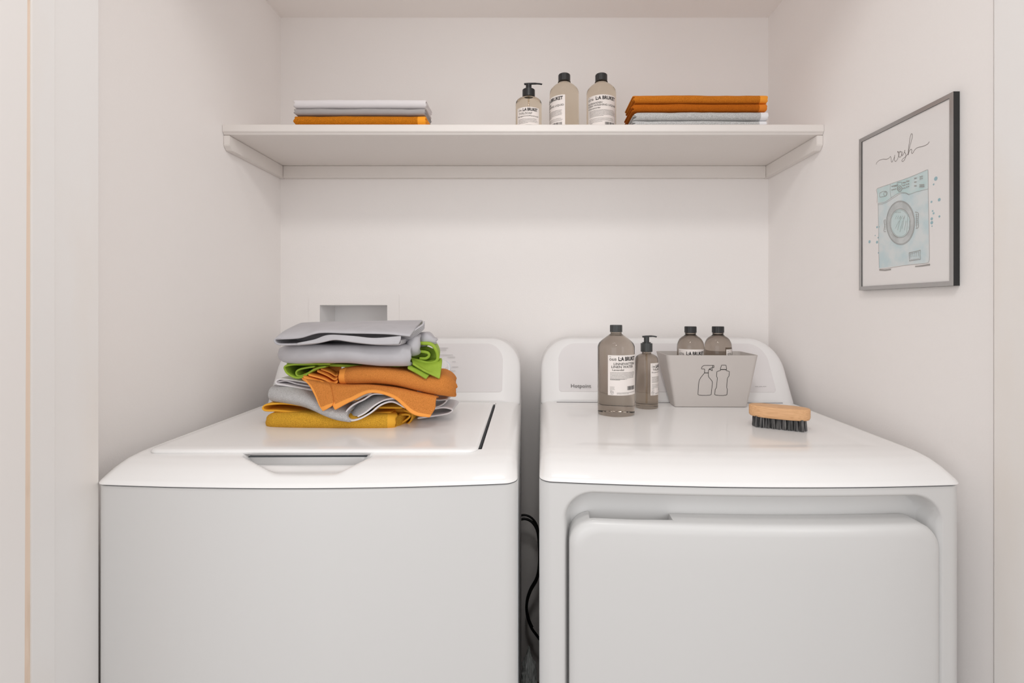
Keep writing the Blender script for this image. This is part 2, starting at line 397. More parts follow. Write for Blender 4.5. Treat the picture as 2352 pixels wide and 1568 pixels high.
def console(parent):
    bm = bmesh.new()
    n = 14
    def ring(ins, off, top=1.0):
        R4 = [0.012, 0.085, 0.085, 0.012]
        return [cons_pt(x, z, off) for x, z in rrect(0.002+ins, W-0.002-ins, CB+ins*0.2, CT-ins*0.42, [max(0.004, q-ins*0.6) for q in R4], n)]
    rows = []
    o0 = rrect(0.002, W-0.002, CB, CT, [0.012, 0.085, 0.085, 0.012], n)
    rows.append([Vector((x, 0.700, z)) for x, z in rrect(0.006, W-0.006, CB, CT-0.012, [0.012, 0.085, 0.085, 0.012], n)])
    rows.append([Vector((x, max(0.68, cons_pt(x, z).y+0.03), z-0.003)) for x, z in o0])
    for ins, off in ((0.0, -0.016), (0.0015, -0.010), (0.005, -0.005), (0.011, -0.001), (0.022, 0.0035), (0.040, 0.0065), (0.052, 0.007), (0.2, 0.007), (0.33, 0.007)):
        rows.append(ring(ins, off))
    # straight inner rings fall back to a strip
    rows = rows[:-2]
    V = add_grid(bm, rows, close_u=True)
    bm.faces.new(V[0]); bm.faces.new(V[-1][::-1])
    bmesh.ops.recalc_face_normals(bm, faces=bm.faces)
    c = link_mesh('console', bm, M['console'], parent)
    # control panel, a shallow inlay following the face
    bm = bmesh.new()
    ol = rrect(0.052, W-0.052, CB+0.030, CT-0.022, [0.008, 0.05, 0.05, 0.008], 10)
    add_panel(bm, ol, 0.0082)
    link_mesh('control_panel', bm, M['ctrl'], parent)
    return c
def add_panel(bm, ol, off, thick=0.002):
    cz = (min(z for x, z in ol)+max(z for x, z in ol))/2
    front = [bm.verts.new(cons_pt(x, z, off)) for x, z in ol]
    back = [bm.verts.new(cons_pt(x, z, off-thick)) for x, z in ol]
    N = len(ol)
    for i in range(N): bm.faces.new([front[i], back[i], back[(i+1) % N], front[(i+1) % N]])
    # span left-right in quads: pair points of equal height
    xs_ = lins(min(x for x, z in ol), max(x for x, z in ol), 24)
    bm.faces.new(front)
    bmesh.ops.triangulate(bm, faces=[f for f in bm.faces if len(f.verts) > 4])
    bmesh.ops.recalc_face_normals(bm, faces=bm.faces)
def on_console(x0, z0, off=0.0092):
    sl = math.sqrt(1+LEAN*LEAN)
    return lambda x, y: cons_pt(x0+x, z0+y/sl, off)
def dashes(bm, items, fn0, mi=0):
    for x, z, l, h in items:
        fn = fn0(x, z); put2d(bm, [(0, 0), (l, 0), (l, h), (0, h)], [(0, 1, 2, 3)], fn, mi)
def knob(parent, x, z, r):
    bm = bmesh.new()
    sl = math.sqrt(1+LEAN*LEAN)
    lathe(bm, [(r*1.25, 0), (r*1.25, 0.003), (r*1.1, 0.004), (r, 0.005), (r*0.92, 0.020), (r*0.85, 0.023), (r*0.1, 0.0235)], 40)
    a = math.atan(1/LEAN)
    rot = Matrix.Rotation(math.pi/2-math.atan(LEAN), 4, 'X')
    p = cons_pt(x, z, 0.008)
    o = link_mesh('knob', bm, M['console'], parent, loc=p, rot=(math.pi/2-math.atan(LEAN), 0, 0))
    bm = bmesh.new()
    for k in range(40):
        a0, a1 = 2*math.pi*k/40, 2*math.pi*(k+1)/40
        q = [bm.verts.new((rr*math.cos(a), rr*math.sin(a), 0.0042)) for a in (a0, a1) for rr in (r*1.06, r*1.28)]
        bm.faces.new([q[0], q[1], q[3], q[2]])
    link_mesh('knob_ring', bm, M['chrome'], o)
    return o

# washer
wsh = empty('washing_machine', (-0.7225, 0.797, 0), 'white top loading washing machine on the left with flat lid and pocket handle', 'washing machine', R(0.45))
XPC = 0.7225-0.3935       # pocket centre in machine space
def pocket(u, v):
    dx = abs(u-XPC-(0.072-v)*0.45)
    half = 0.116-0.050*smooth01((0.074-v)/0.055)
    if v > 0.078 or v < 0.004:
        if v < 0.004: return 0
        half = 0.116*(1 if v < 0.10 else 0)
    d = (0.011*smooth01((v-0.014)/0.030)+0.015*smooth01((v-0.058)/0.012))*smooth01((half-dx)/0.022)
    g = 0.010 if abs(u-GRX) < 0.0022 and 0.092 < v < 0.50 else 0
    return d+g
GRX = 0.7225-0.0925
deck(wsh, pocket, extra_u=[GRX-0.0045, GRX-0.0022, GRX-0.0020, GRX+0.0020, GRX+0.0022, GRX+0.0045])
body(wsh, 'body')
# lid
bm = bmesh.new()
lx0, lx1, ly0, ly1 = 0.035, GRX-0.002, 0.070, 0.505
def lring(ins, z): return [(x, y-0.017*(1-(2*x/W-1)**2)*(1-smooth01(y/0.45)), z) for x, y in rrect(lx0+ins, lx1-ins, ly0+ins, ly1-ins, [max(0.003, 0.020-ins*.6)]*4, 8)]
rows = [lring(0.004, ZT-0.004), lring(0.0015, ZT-0.0025), lring(0.0, ZT+0.0005), lring(0.001, ZT+0.003), lring(0.003, ZT+0.0045), lring(0.007, ZT+0.0055), lring(0.02, ZT+0.006)]
V = add_grid(bm, rows, close_u=True); bm.faces.new(V[0]); bm.faces.new(V[-1][::-1]); bmesh.ops.recalc_face_normals(bm, faces=bm.faces)
lid = link_mesh('lid', bm, M['enamel'], wsh)
# dark strip added in the slot beside the lid, standing for the gap's shade
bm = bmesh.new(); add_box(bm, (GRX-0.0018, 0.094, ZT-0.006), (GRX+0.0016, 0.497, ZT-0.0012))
link_mesh('lid_gap_shade', bm, M['dark'], wsh, smooth=False)
console(wsh)
kx = (1022-CX)/830*1.0
knob(wsh, 0.7225+P(1020, 843, 1.36).x, 1.024, 0.0175)
bm = bmesh.new()
wx = lambda px: 0.7225+P(px, 820, 1.37).x
for (x, z, l) in ((1004, 1.077, 26), (1008, 1.0715, 18), (1012, 1.058, 30), (1030, 1.052, 18), (1042, 1.040, 8), (1043, 1.026, 14), (1041, 1.016, 10), (1036, 1.008, 6)):
    dashes(bm, [(wx(x), z, l/815, 0.0012)], on_console)
link_mesh('dial_markings', bm, M['paleink'], wsh, smooth=False)
# little scuffs under the seam
box('handle_slot_shade', (XPC-0.104, 0.0555, ZT-0.0052), (XPC+0.104, 0.062, ZT-0.0036), M['dark'], lid)  # dark strip standing in for the shade under the lid's front edge
for px, l, h in ((712, 9, 1.2), (730, 12, 1.6), (744, 9, 1.0), (810, 5, 1.2)):
    bm = bmesh.new()
    u = 0.7225+P(px, 1122, 0.78).x
    z = HC-(1122+random.uniform(-1, 1)-CY)/F*0.776
    vs = [(u, bow(u)+0.0025, z), (u+l/1400, bow(u)+0.0025, z+0.0003), (u+l/1500, bow(u)+0.0025, z-h/1400), (u+0.001, bow(u)+0.0025, z-h/1800)]
    bm.faces.new([bm.verts.new(p) for p in vs])
    link_mesh('paint_chip', bm, M['greyink'], wsh, smooth=False)

# dryer
DX, DY = 0.0150, 0.812
dry = empty('tumble_dryer', (DX, DY, 0), 'white front loading tumble dryer on the right with square recessed door', 'tumble dryer', R(-1.35))
rx0, rx1, rz1 = 0.041, 0.662, 0.893
def rsdf(u, z):
    cx, cz, hx, hz, r = (rx0+rx1)/2, (rz1+0.1)/2, (rx1-rx0)/2, (rz1-0.1)/2, 0.050
    qx, qz = abs(u-cx)-hx+r, abs(z-cz)-hz+r
    return min(max(qx, qz), 0)+math.hypot(max(qx, 0), max(qz, 0))-r
def recess(u, z): return 0.042*smooth01(-rsdf(u, z)/0.013)
def drim(u, v):     # a shallow pressed field in the top
    q = min(u-0.060, W-0.06-u, v-0.105, 0.47-v)
    return 0.0012*smooth01(q/0.03)
deck(dry, drim)
body(dry, 'body', recess=recess)
console(dry)
bm = bmesh.new()     # dark joint where the console meets the top
add_box(bm, (0.045, YC-0.012, ZT-0.002), (W-0.045, YC-0.0095, ZT+0.0006))
link_mesh('console_joint', bm, M['dark'], dry, smooth=False)
# door
bm = bmesh.new()
dx0, dx1, dz0, dz1 = 0.0505, 0.658, 0.14, 0.8455
NA, NB = 0.086, 0.222
def dol(ins):
    pts = []
    r = max(0.006, 0.042-ins)
    x0, x1, z0, z1 = dx0+ins, dx1-ins, dz0+ins, dz1-ins
    top = [x for x in lins(x1-r, x0+r, 30) if abs(x-NA) > 0.006 and abs(x-NB) > 0.006] + [NA-0.003, NA-0.0005, NA+0.003, NA+0.008, NB+0.003, NB+0.0005, NB-0.003, NB-0.008]
    rr = rrect(x0, x1, z0, z1, r, 8)
    # br(0..8), tr(9..17), top line, tl(18..26), bl
    mid = [(x, z1) for x in sorted(set(top), reverse=True) if x0+r+1e-4 < x < x1-r-1e-4]
    return rr[:18]+mid+rr[18:]
base = dol(0.0)
def dring(ins, y, notch):
    out = []
    for (bx, bz), (x, z) in zip(base, dol_n(ins)):
        zz = z
        if notch and abs(bz-dz1) < 1e-6 and NA < bx < NB: zz -= 0.030
        out.append((x, bow(x)+y, zz))
    return out
def dol_n(ins):
    cx, cz = (dx0+dx1)/2, (dz0+dz1)/2; hx, hz = (dx1-dx0)/2, (dz1-dz0)/2
    return [(cx+(x-cx)*(hx-ins)/hx, cz+(z-cz)*(hz-ins)/hz) for x, z in base]
rows = [dring(0.002, 0.044, True), dring(0.0, 0.042, True), dring(0.0, 0.0135, True), dring(0.0, 0.013, False), dring(0, 0.008, False), dring(0.0012, 0.0035, False), dring(0.004, 0.0, False), dring(0.009, -0.0025, False), dring(0.018, -0.0035, False)]
for k in (0.06, 0.12, 0.18, 0.24, 0.28, 0.300): rows.append(dring(k, -0.004, False))
V = add_grid(bm, rows, close_u=True)
bm.faces.new(V[0])
# inner strip closes the front
bm.faces.new(V[-1][::-1])
bmesh.ops.triangulate(bm, faces=[f for f in bm.faces if len(f.verts) > 4])
bmesh.ops.recalc_face_normals(bm, faces=bm.faces)
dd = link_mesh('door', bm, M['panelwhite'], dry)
box('handle_lip', (NA+0.001, bow(0.15)+0.0095, dz1-0.0045), (NB+0.010, bow(0.15)+0.0145, dz1-0.0005), M['panelwhite'], dd, bevel=0.001)
# console writing
bm = bmesh.new()
vs, fs = text_geo('Hotpoint', 0.0145, bold=0.0002, sx=1.05)
put2d(bm, vs, fs, on_console(P(1310, 880, 1.335).x-DX-0.011, 0.972))
link_mesh('brand_lettering', bm, M['greyink'], dry, smooth=False)
bm = bmesh.new()
vs, fs = text_geo('Heavy Duty', 0.0062, sx=1.1)
dashes(bm, [(P(1718, 888, 1.35).x-DX+0.011*k, 0.976, 0.009, 0.0011) for k in (0, 1, 2)], on_console)
link_mesh('panel_markings', bm, M['paleink'], dry, smooth=False)
knob(dry, P(1530, 870, 1.36).x-DX, 0.998, 0.0175)

# ------------------------------------------------------------------ picture on the right wall
XF = 0.7515
def onX(px, py, X=XF):
    Y = F*X/(px-CX); return Y, HC-(py-CY)/F*Y
y0, y1, z0, z1 = 0.859, 1.106, 1.238, 1.583
pic = empty('picture_frame', (XR, (y0+y1)/2, z0), 'thin black framed washing machine print hung on the right wall', 'framed picture')
bm = bmesh.new(); fw = 0.0085
for (a, b, c, d) in ((y0, y1, z0, z0+fw), (y0, y1, z1-fw, z1), (y0, y0+fw, z0+fw, z1-fw), (y1-fw, y1, z0+fw, z1-fw)):
    add_box(bm, (XF, a, c), (XR-0.0004, b, d))
bmesh.ops.recalc_face_normals(bm, faces=bm.faces)
for f in bm.faces: f.material_index = 0 if f.normal.x < -0.5 else 1
local(link_mesh('frame', bm, [M['frame'], M['frame_side']], pic, smooth=False), pic)
prn = local(box('print', (XF+0.002, y0+fw*0.9, z0+fw*0.9), (XF+0.005, y1-fw*0.9, z1-fw*0.9), M['paper'], pic), pic)
XA = XF+0.0016
def z5(a, b):      # from a drawing coordinate to the paper
    Y, Z = onX(1940+a/3.016, 180+b/3.016, XF+0.002); return (Y, Z)
def art(name, m, layer, polys=(), strokes=(), dots=()):
    bm = bmesh.new(); X = XF+0.0019-0.00008*layer
    for pl in polys:
        vv = [bm.verts.new((X, *z5(a, b))) for a, b in pl]
        for t in geometry.tessellate_polygon([[v.co for v in vv]]): bm.faces.new([vv[k] for k in t])
    for si, (pts, wd, closed) in enumerate(strokes):
        pp = [z5(a, b) for a, b in pts]
        if len(pp) > 3 and closed != 'raw': pp = [tuple(p)[:2] for p in catmull([(a, b, 0) for a, b in pp], len(pp)*5)]
        vs, fs = stroke2d(pp, wd); cnt = itertools.count(); put2d(bm, vs, fs, lambda x, y: (X-1.2e-5*si-1.5e-7*next(cnt), x, y))
    for a, b, r in dots:
        cy, cz = z5(a, b); rr = r*0.00033*1.05
        bm.faces.new([bm.verts.new((X, cy+rr*math.cos(t*math.pi/8), cz+rr*math.sin(t*math.pi/8))) for t in range(16)])
    bmesh.ops.triangulate(bm, faces=[f for f in bm.faces if len(f.verts) > 4])
    return link_mesh(name, bm, m, prn, smooth=False)
def ell(cx, cy, rx, ry, a0=0, a1=360, n=28):
    return [(cx+rx*math.cos(R(a0+(a1-a0)*k/n)), cy+ry*math.sin(R(a0+(a1-a0)*k/n))) for k in range(n+1)]
art('painted_casing', M['wc'], 0, polys=[[(225, 765), (320, 730), (450, 685), (578, 632), (580, 900), (583, 1100), (586, 1275), (400, 1295), (240, 1315), (236, 1100), (232, 860)]])
art('painted_control_strip', M['wc2'], 1, polys=[[(225, 765), (318, 733), (576, 634), (580, 765), (450, 800), (390, 790), (340, 815), (300, 845), (232, 862)]])
art('painted_porthole_ring', M['wcgrey'], 1, polys=[ell(388, 1000, 97, 150)])
art('painted_porthole', M['wc2'], 2, polys=[ell(386, 1003, 68, 98)], dots=())
lw = 0.00062
S = [([(225, 862), (228, 800), (225, 765), (320, 730), (450, 685), (560, 638), (577, 632), (580, 700), (580, 765)], lw, 0),
     ([(230, 868), (280, 856), (330, 822), (380, 792), (420, 790), (450, 802), (500, 785), (580, 765)], lw, 0),
     ([(232, 876), (280, 864), (335, 830), (385, 799), (420, 796), (450, 808)], lw, 0),
     ([(318, 733), (316, 780), (322, 825)], lw, 0),
     ([(232, 870), (236, 1050), (238, 1200), (240, 1312)], lw, 0), ([(580, 765), (584, 950), (588, 1150), (588, 1250), (575, 1278), (480, 1288), (400, 1298), (300, 1314), (240, 1320)], lw, 0),
     (ell(388, 1000, 99, 152), lw*1.2, 0), (ell(387, 1000, 94, 146, 20, 380), lw, 0), (ell(386, 1003, 70, 100), lw*1.3, 0), (ell(386, 1003, 64, 92, 40, 330), lw*0.8, 0),
     ([(286, 980), (274, 985), (278, 1020), (274, 1058), (288, 1060)], lw*1.6, 0), ([(490, 925), (512, 935), (510, 980), (512, 1030), (494, 1040)], lw*1.6, 0), ([(498, 935), (500, 980), (500, 1035)], lw*1.4, 0),
     ([(448, 1208), (526, 1190), (526, 1252), (450, 1264), (448, 1206)], lw*2, 'raw'), ([(456, 1216), (518, 1200), (518, 1246), (458, 1256), (456, 1214)], lw*0.8, 'raw'),
     ([(242, 1326), (280, 1328), (322, 1322)], lw*5, 0), ([(490, 1302), (540, 1298), (592, 1290)], lw*4, 0), ([(494, 1300), (560, 1290), (592, 1284), (588, 1296)], lw, 0),
     ([(244, 795), (262, 785), (288, 782), (296, 795), (288, 812), (262, 820), (245, 820), (244, 797)], lw*1.4, 0), (ell(282, 800, 9, 14), lw*1.4, 0),
     ([(366, 722), (396, 718), (398, 740)], lw*1.4, 'raw'), (ell(383, 763, 15, 19), lw*2.2, 0), (ell(383, 763, 6, 8), lw*2, 0), ([(366, 722), (366, 772)], lw, 'raw')]
for k in range(7): S.append(([(352+k*16, 1040+(k%3)*12), (380+k*12, 985-(k%2)*30)], lw*0.8, 'raw'))
for k in range(5): S.append(([(350+k*14, 975), (364+k*14, 950)], lw*0.7, 'raw'))
for k in range(6): S.append(([(352+7*k, 920-abs(3-k)*-1), (354+7*k, 932)], lw*0.8, 'raw')); S.append(([(330+8*k, 1075+k*4), (327+8*k, 1088+k*4)], lw*0.8, 'raw'))
for k in range(5): S.append(([(462+13*k, 1210-3*k), (464+13*k, 1240-2*k)], lw*0.8, 'raw'))
for k in range(6): S.append(([(494, 945+14*k), (512, 943+14*k)], lw*0.9, 'raw')); S.append(([(276, 990+11*k), (290, 990+11*k)], lw*0.8, 'raw'))
for a, b, w_, n in ((328, 748, 9, 4), (328, 772, 9, 3), (404, 722, 22, 1), (430, 712, 22, 1), (404, 742, 9, 2), (430, 734, 9, 2), (404, 762, 9, 2), (430, 752, 9, 2), (486, 692, 16, 1), (486, 718, 16, 1), (486, 744, 16, 1), (524, 682, 9, 2), (524, 696, 9, 2), (522, 738, 34, 1), (522, 750, 34, 1), (340, 745, 22, 1)):
    for k in range(n): S.append(([(a+k*(w_+3), b-k*3), (a+w_+k*(w_+3), b-2-k*3)], lw*2.6, 'raw'))
art('drawn_outlines', M['artline'], 3, strokes=S)
art('painted_splashes', M['wcdot'], 1, dots=[(632, 694, 11), (617, 734, 5), (656, 840, 9), (602, 855, 6), (610, 918, 5), (617, 934, 6), (657, 956, 6), (604, 972, 8), (604, 999, 9), (606, 1023, 4), (225, 1030, 7), (240, 1028, 4), (212, 1088, 4), (232, 1103, 5), (173, 1131, 10), (225, 1134, 9), (235, 1208, 5)])
wl = 0.0010
art('lettering', M['artgrey'], 1, strokes=[
    ([(220, 596), (222, 585), (240, 568), (265, 560), (290, 560), (310, 550), (318, 540), (322, 555), (324, 575), (330, 578), (345, 545), (348, 530), (346, 560), (350, 574), (360, 570), (372, 545), (374, 520), (366, 505)], wl, 0),
    ([(366, 505), (376, 512), (388, 503)], wl, 0),
    ([(396, 508), (385, 510), (376, 528), (380, 546), (392, 538), (399, 508), (397, 532), (400, 536)], wl, 0),
    ([(400, 536), (410, 520), (420, 496), (415, 508), (424, 526), (422, 548), (412, 568), (401, 576), (397, 568), (405, 556), (424, 540), (441, 520)], wl, 0),
    ([(440, 520), (452, 470), (466, 420), (470, 392), (464, 383), (456, 400), (448, 450), (442, 500), (440, 530), (448, 505), (460, 490), (466, 498), (464, 515), (472, 518), (484, 498), (500, 482), (525, 474), (550, 468), (575, 455), (587, 438)], wl, 0)])

# ------------------------------------------------------------------ bottles
def wrap(r, a0, zz, off=0.0006):
    """2d drawing x (metres along the label), y -> the bottle's surface, a0 = angle of x = 0 seen from the front"""
    return lambda x, y: ((r+off)*math.sin(a0+x/r), -(r+off)*math.cos(a0+x/r), zz+y)
def rows_text(bm, r, ac, zc, x0, x1, ytop, n, dy, h, fill=0.86, mi=0, seed=1):
    """tiny unreadable small print as broken dashes"""
    rd = random.Random(seed)
    for k in range(n):
        x = x0; end = x0+(x1-x0)*(1 if k < n-1 else 0.55)*rd.uniform(0.9, 1)
        while x < end:
            l = rd.uniform(0.0007, 0.0026)
            l = min(l, end-x)
            put2d(bm, [(x, 0), (x+l, 0), (x+l, h), (x, h)], [(0, 1, 2, 3)], wrap(r, ac, zc+ytop-k*dy), mi)
            x += l+0.0006
def bottle(kind, loc, dia, height, label, glass, la, half, lz0, lz1, texts, cap_r, group=None, name='bottle', pump=False, liquid=None, capm='cap', barcode=True, emblem=False, rz=0):
    o = empty(name, loc, label, 'bottle', rz, group)
    r = dia/2
    bm = bmesh.new()
    foot = [(r*0.90, 0), (r*0.985, 0.002), (r, 0.006)]
    if kind == 'ball': foot = [(r*0.58, 0), (r*0.63, 0.002), (r*0.66, 0.006), (r*0.90, 0.055), (r, 0.075)]
    SH = {'round': [(1, .693), (.985, .715), (.974, .731), (.935, .752), (.877, .77), (.73, .807), (.55, .838), (.435, .858), (.41, .866), (.44, .872), (.44, .880), (.40, .884), (.40, .90)],
          'ball': [(1, .722), (.98, .762), (.955, .784), (.92, .80), (.83, .833), (.74, .850), (.645, .864), (.52, .876), (.43, .890), (.385, .900), (.42, .906), (.42, .913), (.38, .917), (.38, .93)],
          'cone': [(1, .755), (.99, .766), (.965, .780), (.92, .799), (.81, .822), (.63, .852), (.43, .882), (.34, .897), (.29, .904), (.31, .909), (.31, .915), (.28, .918), (.28, .93)],
          'pump': [(1, .60), (.98, .638), (.917, .664), (.85, .679), (.77, .69), (.61, .708), (.50, .718), (.40, .725), (.40, .76)],
          'pump_tall': [(1, .655), (.965, .688), (.92, .703), (.86, .7155), (.69, .734), (.55, .745), (.40, .753), (.40, .80)]}
    prof = foot + [(r*a, height*b) for a, b in SH[kind]]
    body_ = lathe(bm, prof, 64)
    bmesh.ops.recalc_face_normals(bm, faces=bm.faces)
    link_mesh('glass_body', bm, M[glass], o)
    ztop = prof[-1][1]
    bm = bmesh.new()
    if pump:
        zc0, zc1 = (height*0.734, height*0.873) if kind == 'pump' else (height*0.776, height*0.897)
        lathe(bm, [(cap_r*0.97, zc0), (cap_r*1.01, zc0+0.0006), (cap_r*1.01, zc1-0.0012), (cap_r*0.97, zc1-0.0004), (cap_r*0.72, zc1), (cap_r*0.72, zc1+0.0022), (cap_r*0.5, zc1+0.0024)], 48)
        link_mesh('collar', bm, M[capm], o)
        bm = bmesh.new()
        lathe(bm, [(cap_r*0.46, zc1), (cap_r*0.46, height-0.004), (cap_r*0.40, height-0.003)], 24)
        link_mesh('stem', bm, M[capm], o)
        bm = bmesh.new(); L = cap_r*(2.15 if kind == 'pump' else 1.75)
        tube(bm, catmull([(-cap_r*0.72, 0, height-0.0035), (0, 0, height-0.0020), (L*0.45, 0, height-0.0012), (L*0.8, 0, height-0.0022), (L, 0, height-0.0045)], 14), [cap_r*0.26]*5+[cap_r*0.24]*4+[cap_r*0.2]*5, 12, flat=0.45)
        # flatten: tube is taller than wide in z, squash it
        for v in bm.verts:
            zc_ = height-0.0022; v.co.z = zc_+(v.co.z-zc_)*0.62; v.co.y *= 1.5
        link_mesh('pump_head', bm, M[capm], o)
        bm = bmesh.new(); lathe(bm, [(0.002, 0.012), (0.002, ztop-0.002)], 10); link_mesh('dip_tube', bm, M['amber'], o)
    else:
        nr = 60; rows = []
        for z, k in ((ztop-0.002, 1.0), (height-0.0015, 1.0), (height, 0.94)):
            rows.append([((cap_r*k+(0.0003 if j % 2 else 0))*math.cos(2*math.pi*j/nr), (cap_r*k+(0.0003 if j % 2 else 0))*math.sin(2*math.pi*j/nr), z) for j in range(nr)])
        V = add_grid(bm, rows, close_u=True); bm.faces.new(V[0][::-1]); bm.faces.new(V[-1])
        link_mesh('cap', bm, M[capm], o, smooth=False)
    # paper label
    bm = bmesh.new(); n = 40
    rows = []
    for off, zz in ((0.0001, lz0), (0.0004, lz0), (0.0004, lz1), (0.0001, lz1)):
        rows.append([((r+off)*math.sin(la-half+2*half*k/n), -(r+off)*math.cos(la-half+2*half*k/n), zz) for k in range(n+1)])
    add_grid(bm, rows, close_v=True)
    bmesh.ops.recalc_face_normals(bm, faces=bm.faces)
    lb = link_mesh('paper_label', bm, M['label'], o)
    wd = 2*half*r; hl = lz1-lz0
    bm = bmesh.new()
    for body_t, cap_f, fx, fy, fx1, bold, ink in texts:
        vs, fs = text_geo(body_t, 0.01, bold*0.01/(cap_f*hl/0.7))
        ymx = 0.0070; x_0 = min(v[0] for v in vs); x_1 = max(v[0] for v in vs)
        kx_, ky_ = (fx1-fx)*wd/(x_1-x_0), cap_f*hl/ymx
        put2d(bm, [((x-x_0)*kx_+fx*wd, y*ky_+fy*hl) for x, y in vs], fs, wrap(r, la-half, lz0, 0.0008), ink)
    seed = int(loc[0]*1000)
    rows_text(bm, r, la-half, lz0, wd*0.07, wd*0.93, hl*0.56, 6, hl*0.033, hl*0.012, mi=1, seed=seed)
    if emblem is False: rows_text(bm, r, la-half, lz0, wd*0.07, wd*0.93, hl*0.33, 4, hl*0.033, hl*0.010, mi=1, seed=seed+1)
    else: rows_text(bm, r, la-half, lz0, wd*0.07, wd*0.60, hl*0.40, 2, hl*0.02, hl*0.010, mi=1, seed=seed+1)
    rows_text(bm, r, la-half, lz0, wd*0.06, wd*0.20, hl*0.205, 4, hl*0.032, hl*0.009, mi=1, seed=seed+2)
    rows_text(bm, r, la-half, lz0, wd*0.26, wd*0.95, hl*0.06, 2, hl*0.028, hl*0.010, mi=1, seed=seed+3)
    if barcode:
        rd = random.Random(5); x = wd*0.58
        while x < wd*0.91:
            l = rd.choice((0.0005, 0.0009, 0.0013)); put2d(bm, [(x, 0), (x+l, 0), (x+l, hl*0.10), (x, hl*0.10)], [(0, 1, 2, 3)], wrap(r, la-half, lz0+hl*(0.125)), 0); x += l+rd.choice((0.0005, 0.0009))
    if True:   # round stamp at the foot of the label
        cx, cz, rr = wd*0.12, hl*0.065, min(0.0042, hl*0.06)
        vs, fs = stroke2d([(cx+rr*math.cos(k*math.pi/12), cz+rr*math.sin(k*math.pi/12)) for k in range(25)], 0.0004); put2d(bm, vs, fs, wrap(r, la-half, lz0), 0)
        for a, b in ((-0.4, 0.3), (0.4, 0.3), (0, -0.35)):
            put2d(bm, [(cx+a*rr+0.22*rr*math.cos(k*math.pi/4), cz+b*rr+0.22*rr*math.sin(k*math.pi/4)) for k in range(8)], [tuple(range(8))], wrap(r, la-half, lz0), 0)
    link_mesh('label_print', bm, [M['ink'], M['midink']], lb, smooth=False)
    return o
def title(num, lines, nx, b0, b1, fy=0.865, ch=0.094):
    return [('N:', ch*0.22, nx[0], fy+ch*0.95, nx[0]+0.05, 0, 1), (num, ch*0.66, nx[0], fy, nx[1], 0.00006, 1), ('L:A BRUKET', ch, b0, fy, b1, 0.0004, 0)]+lines
T76 = title('076', [('KORIANDER/', 0.050, 0.035, 0.755, 0.51, 0.0001, 1), ('DISH WASHING LIQUID', 0.052, 0.035, 0.685, 0.965, 0.0001, 1), ('Citrongräs', 0.042, 0.035, 0.615, 0.44, 0.0001, 1)], (0.035, 0.23), 0.30, 0.935)
YSH = 1.36
bottle('round', ((1296-CX)/F*YSH, YSH, zt), 0.0825, 0.1775, 'clear amber bottle with label turned left, middle of the three shelf bottles', 'amber', R(-64), R(63), 0.009, 0.105, T76, 0.0165)
bottle('round', ((1381-CX)/F*YSH, YSH, zt), 0.0830, 0.1775, 'clear amber bottle on the shelf beside the orange towels, label facing front', 'amber', R(-4), R(63), 0.009, 0.105, T76, 0.0165)
T94 = title('194', [('TVÅL/SOAP', 0.075, 0.10, 0.73, 0.67, 0.0001, 1), ('Bergamott/Patchouli', 0.045, 0.06, 0.645, 0.95, 0.00005, 1)], (0.075, 0.235), 0.285, 0.905, 0.857, 0.104)
bottle('pump', ((1214.3-CX)/F*YSH, YSH, zt), 0.0735, 0.155, 'small amber pump bottle on the shelf, leftmost of the shelf bottles', 'amber', R(-3), R(53), 0.0004, 0.073, T94, 0.0175, name='pump_bottle', pump=True)
# on the dryer
zd = 0.9402-0.0015
T68 = title('068', [('LINNEVATTEN/', 0.058, 0.17, 0.757, 0.895, 0.00015, 1), ('LINEN WATER', 0.058, 0.105, 0.682, 0.81, 0.00015, 1), ('Lavandel', 0.044, 0.133, 0.615, 0.465, 0.0001, 1)], (0.05, 0.247), 0.306, 0.925)
yb2 = 1.190
bottle('cone', ((1415-CX)/F*yb2, yb2, zd), 0.0900, 0.2175, 'tall smoky linen water bottle with black cap standing on the dryer', 'smoke', R(17.5), R(52.5), 0.052, 0.147, T68, 0.0148, capm='pump', emblem=True)
yb3 = 1.262
T94b = title('194', [('TVÅL/SOAP', 0.06, 0.10, 0.77, 0.67, 0.0001, 1), ('Bergamott/Patchouli', 0.035, 0.06, 0.70, 0.95, 0, 1)], (0.075, 0.235), 0.285, 0.905, 0.86, 0.085)
bottle('pump_tall', ((1485-CX)/F*yb3, yb3, zd), 0.0590, 0.187, 'smoky pump bottle on the dryer between linen water and grey tub', 'smoke', R(58), R(52), 0.036, 0.118, T94b, 0.0150, name='pump_bottle', pump=True, capm='pump')
# grey tub
tub = empty('storage_tub', (0.466, 1.28, zd+0.0005), 'grey tapered plastic tub with spray bottle drawing standing on the dryer', 'storage tub', R(-1.35))
bm = bmesh.new()
def tring(x0, x1, ya, yb, r, z): return [(x, y, z) for x, y in rrect(x0, x1, ya, yb, r, 6)]
hb = 0.1375
def lp(t, ins=0): 
    return tring(-0.089+(-0.027)*t+ins, 0.098+0.0215*t-ins, -0.022-0.021*t+ins, 0.028+0.050*t-ins, max(0.003, 0.006+0.006*t-ins*.5), hb*t)
rows = [lp(0, 0.004)] + [[(x, y, z+0.0) for x, y, z in lp(t)] for t in (0.015, 0.1, 0.3, 0.6, 0.9, 1.0)] + [[(x, y, z) for x, y, z in lp(t, 0.0022)] for t in (1.0, 0.9, 0.6, 0.3, 0.02)]
V = add_grid(bm, rows, close_u=True); bm.faces.new(V[0]); bm.faces.new(V[-1][::-1]); bmesh.ops.recalc_face_normals(bm, faces=bm.faces)
link_mesh('tub', bm, M['basket'], tub)
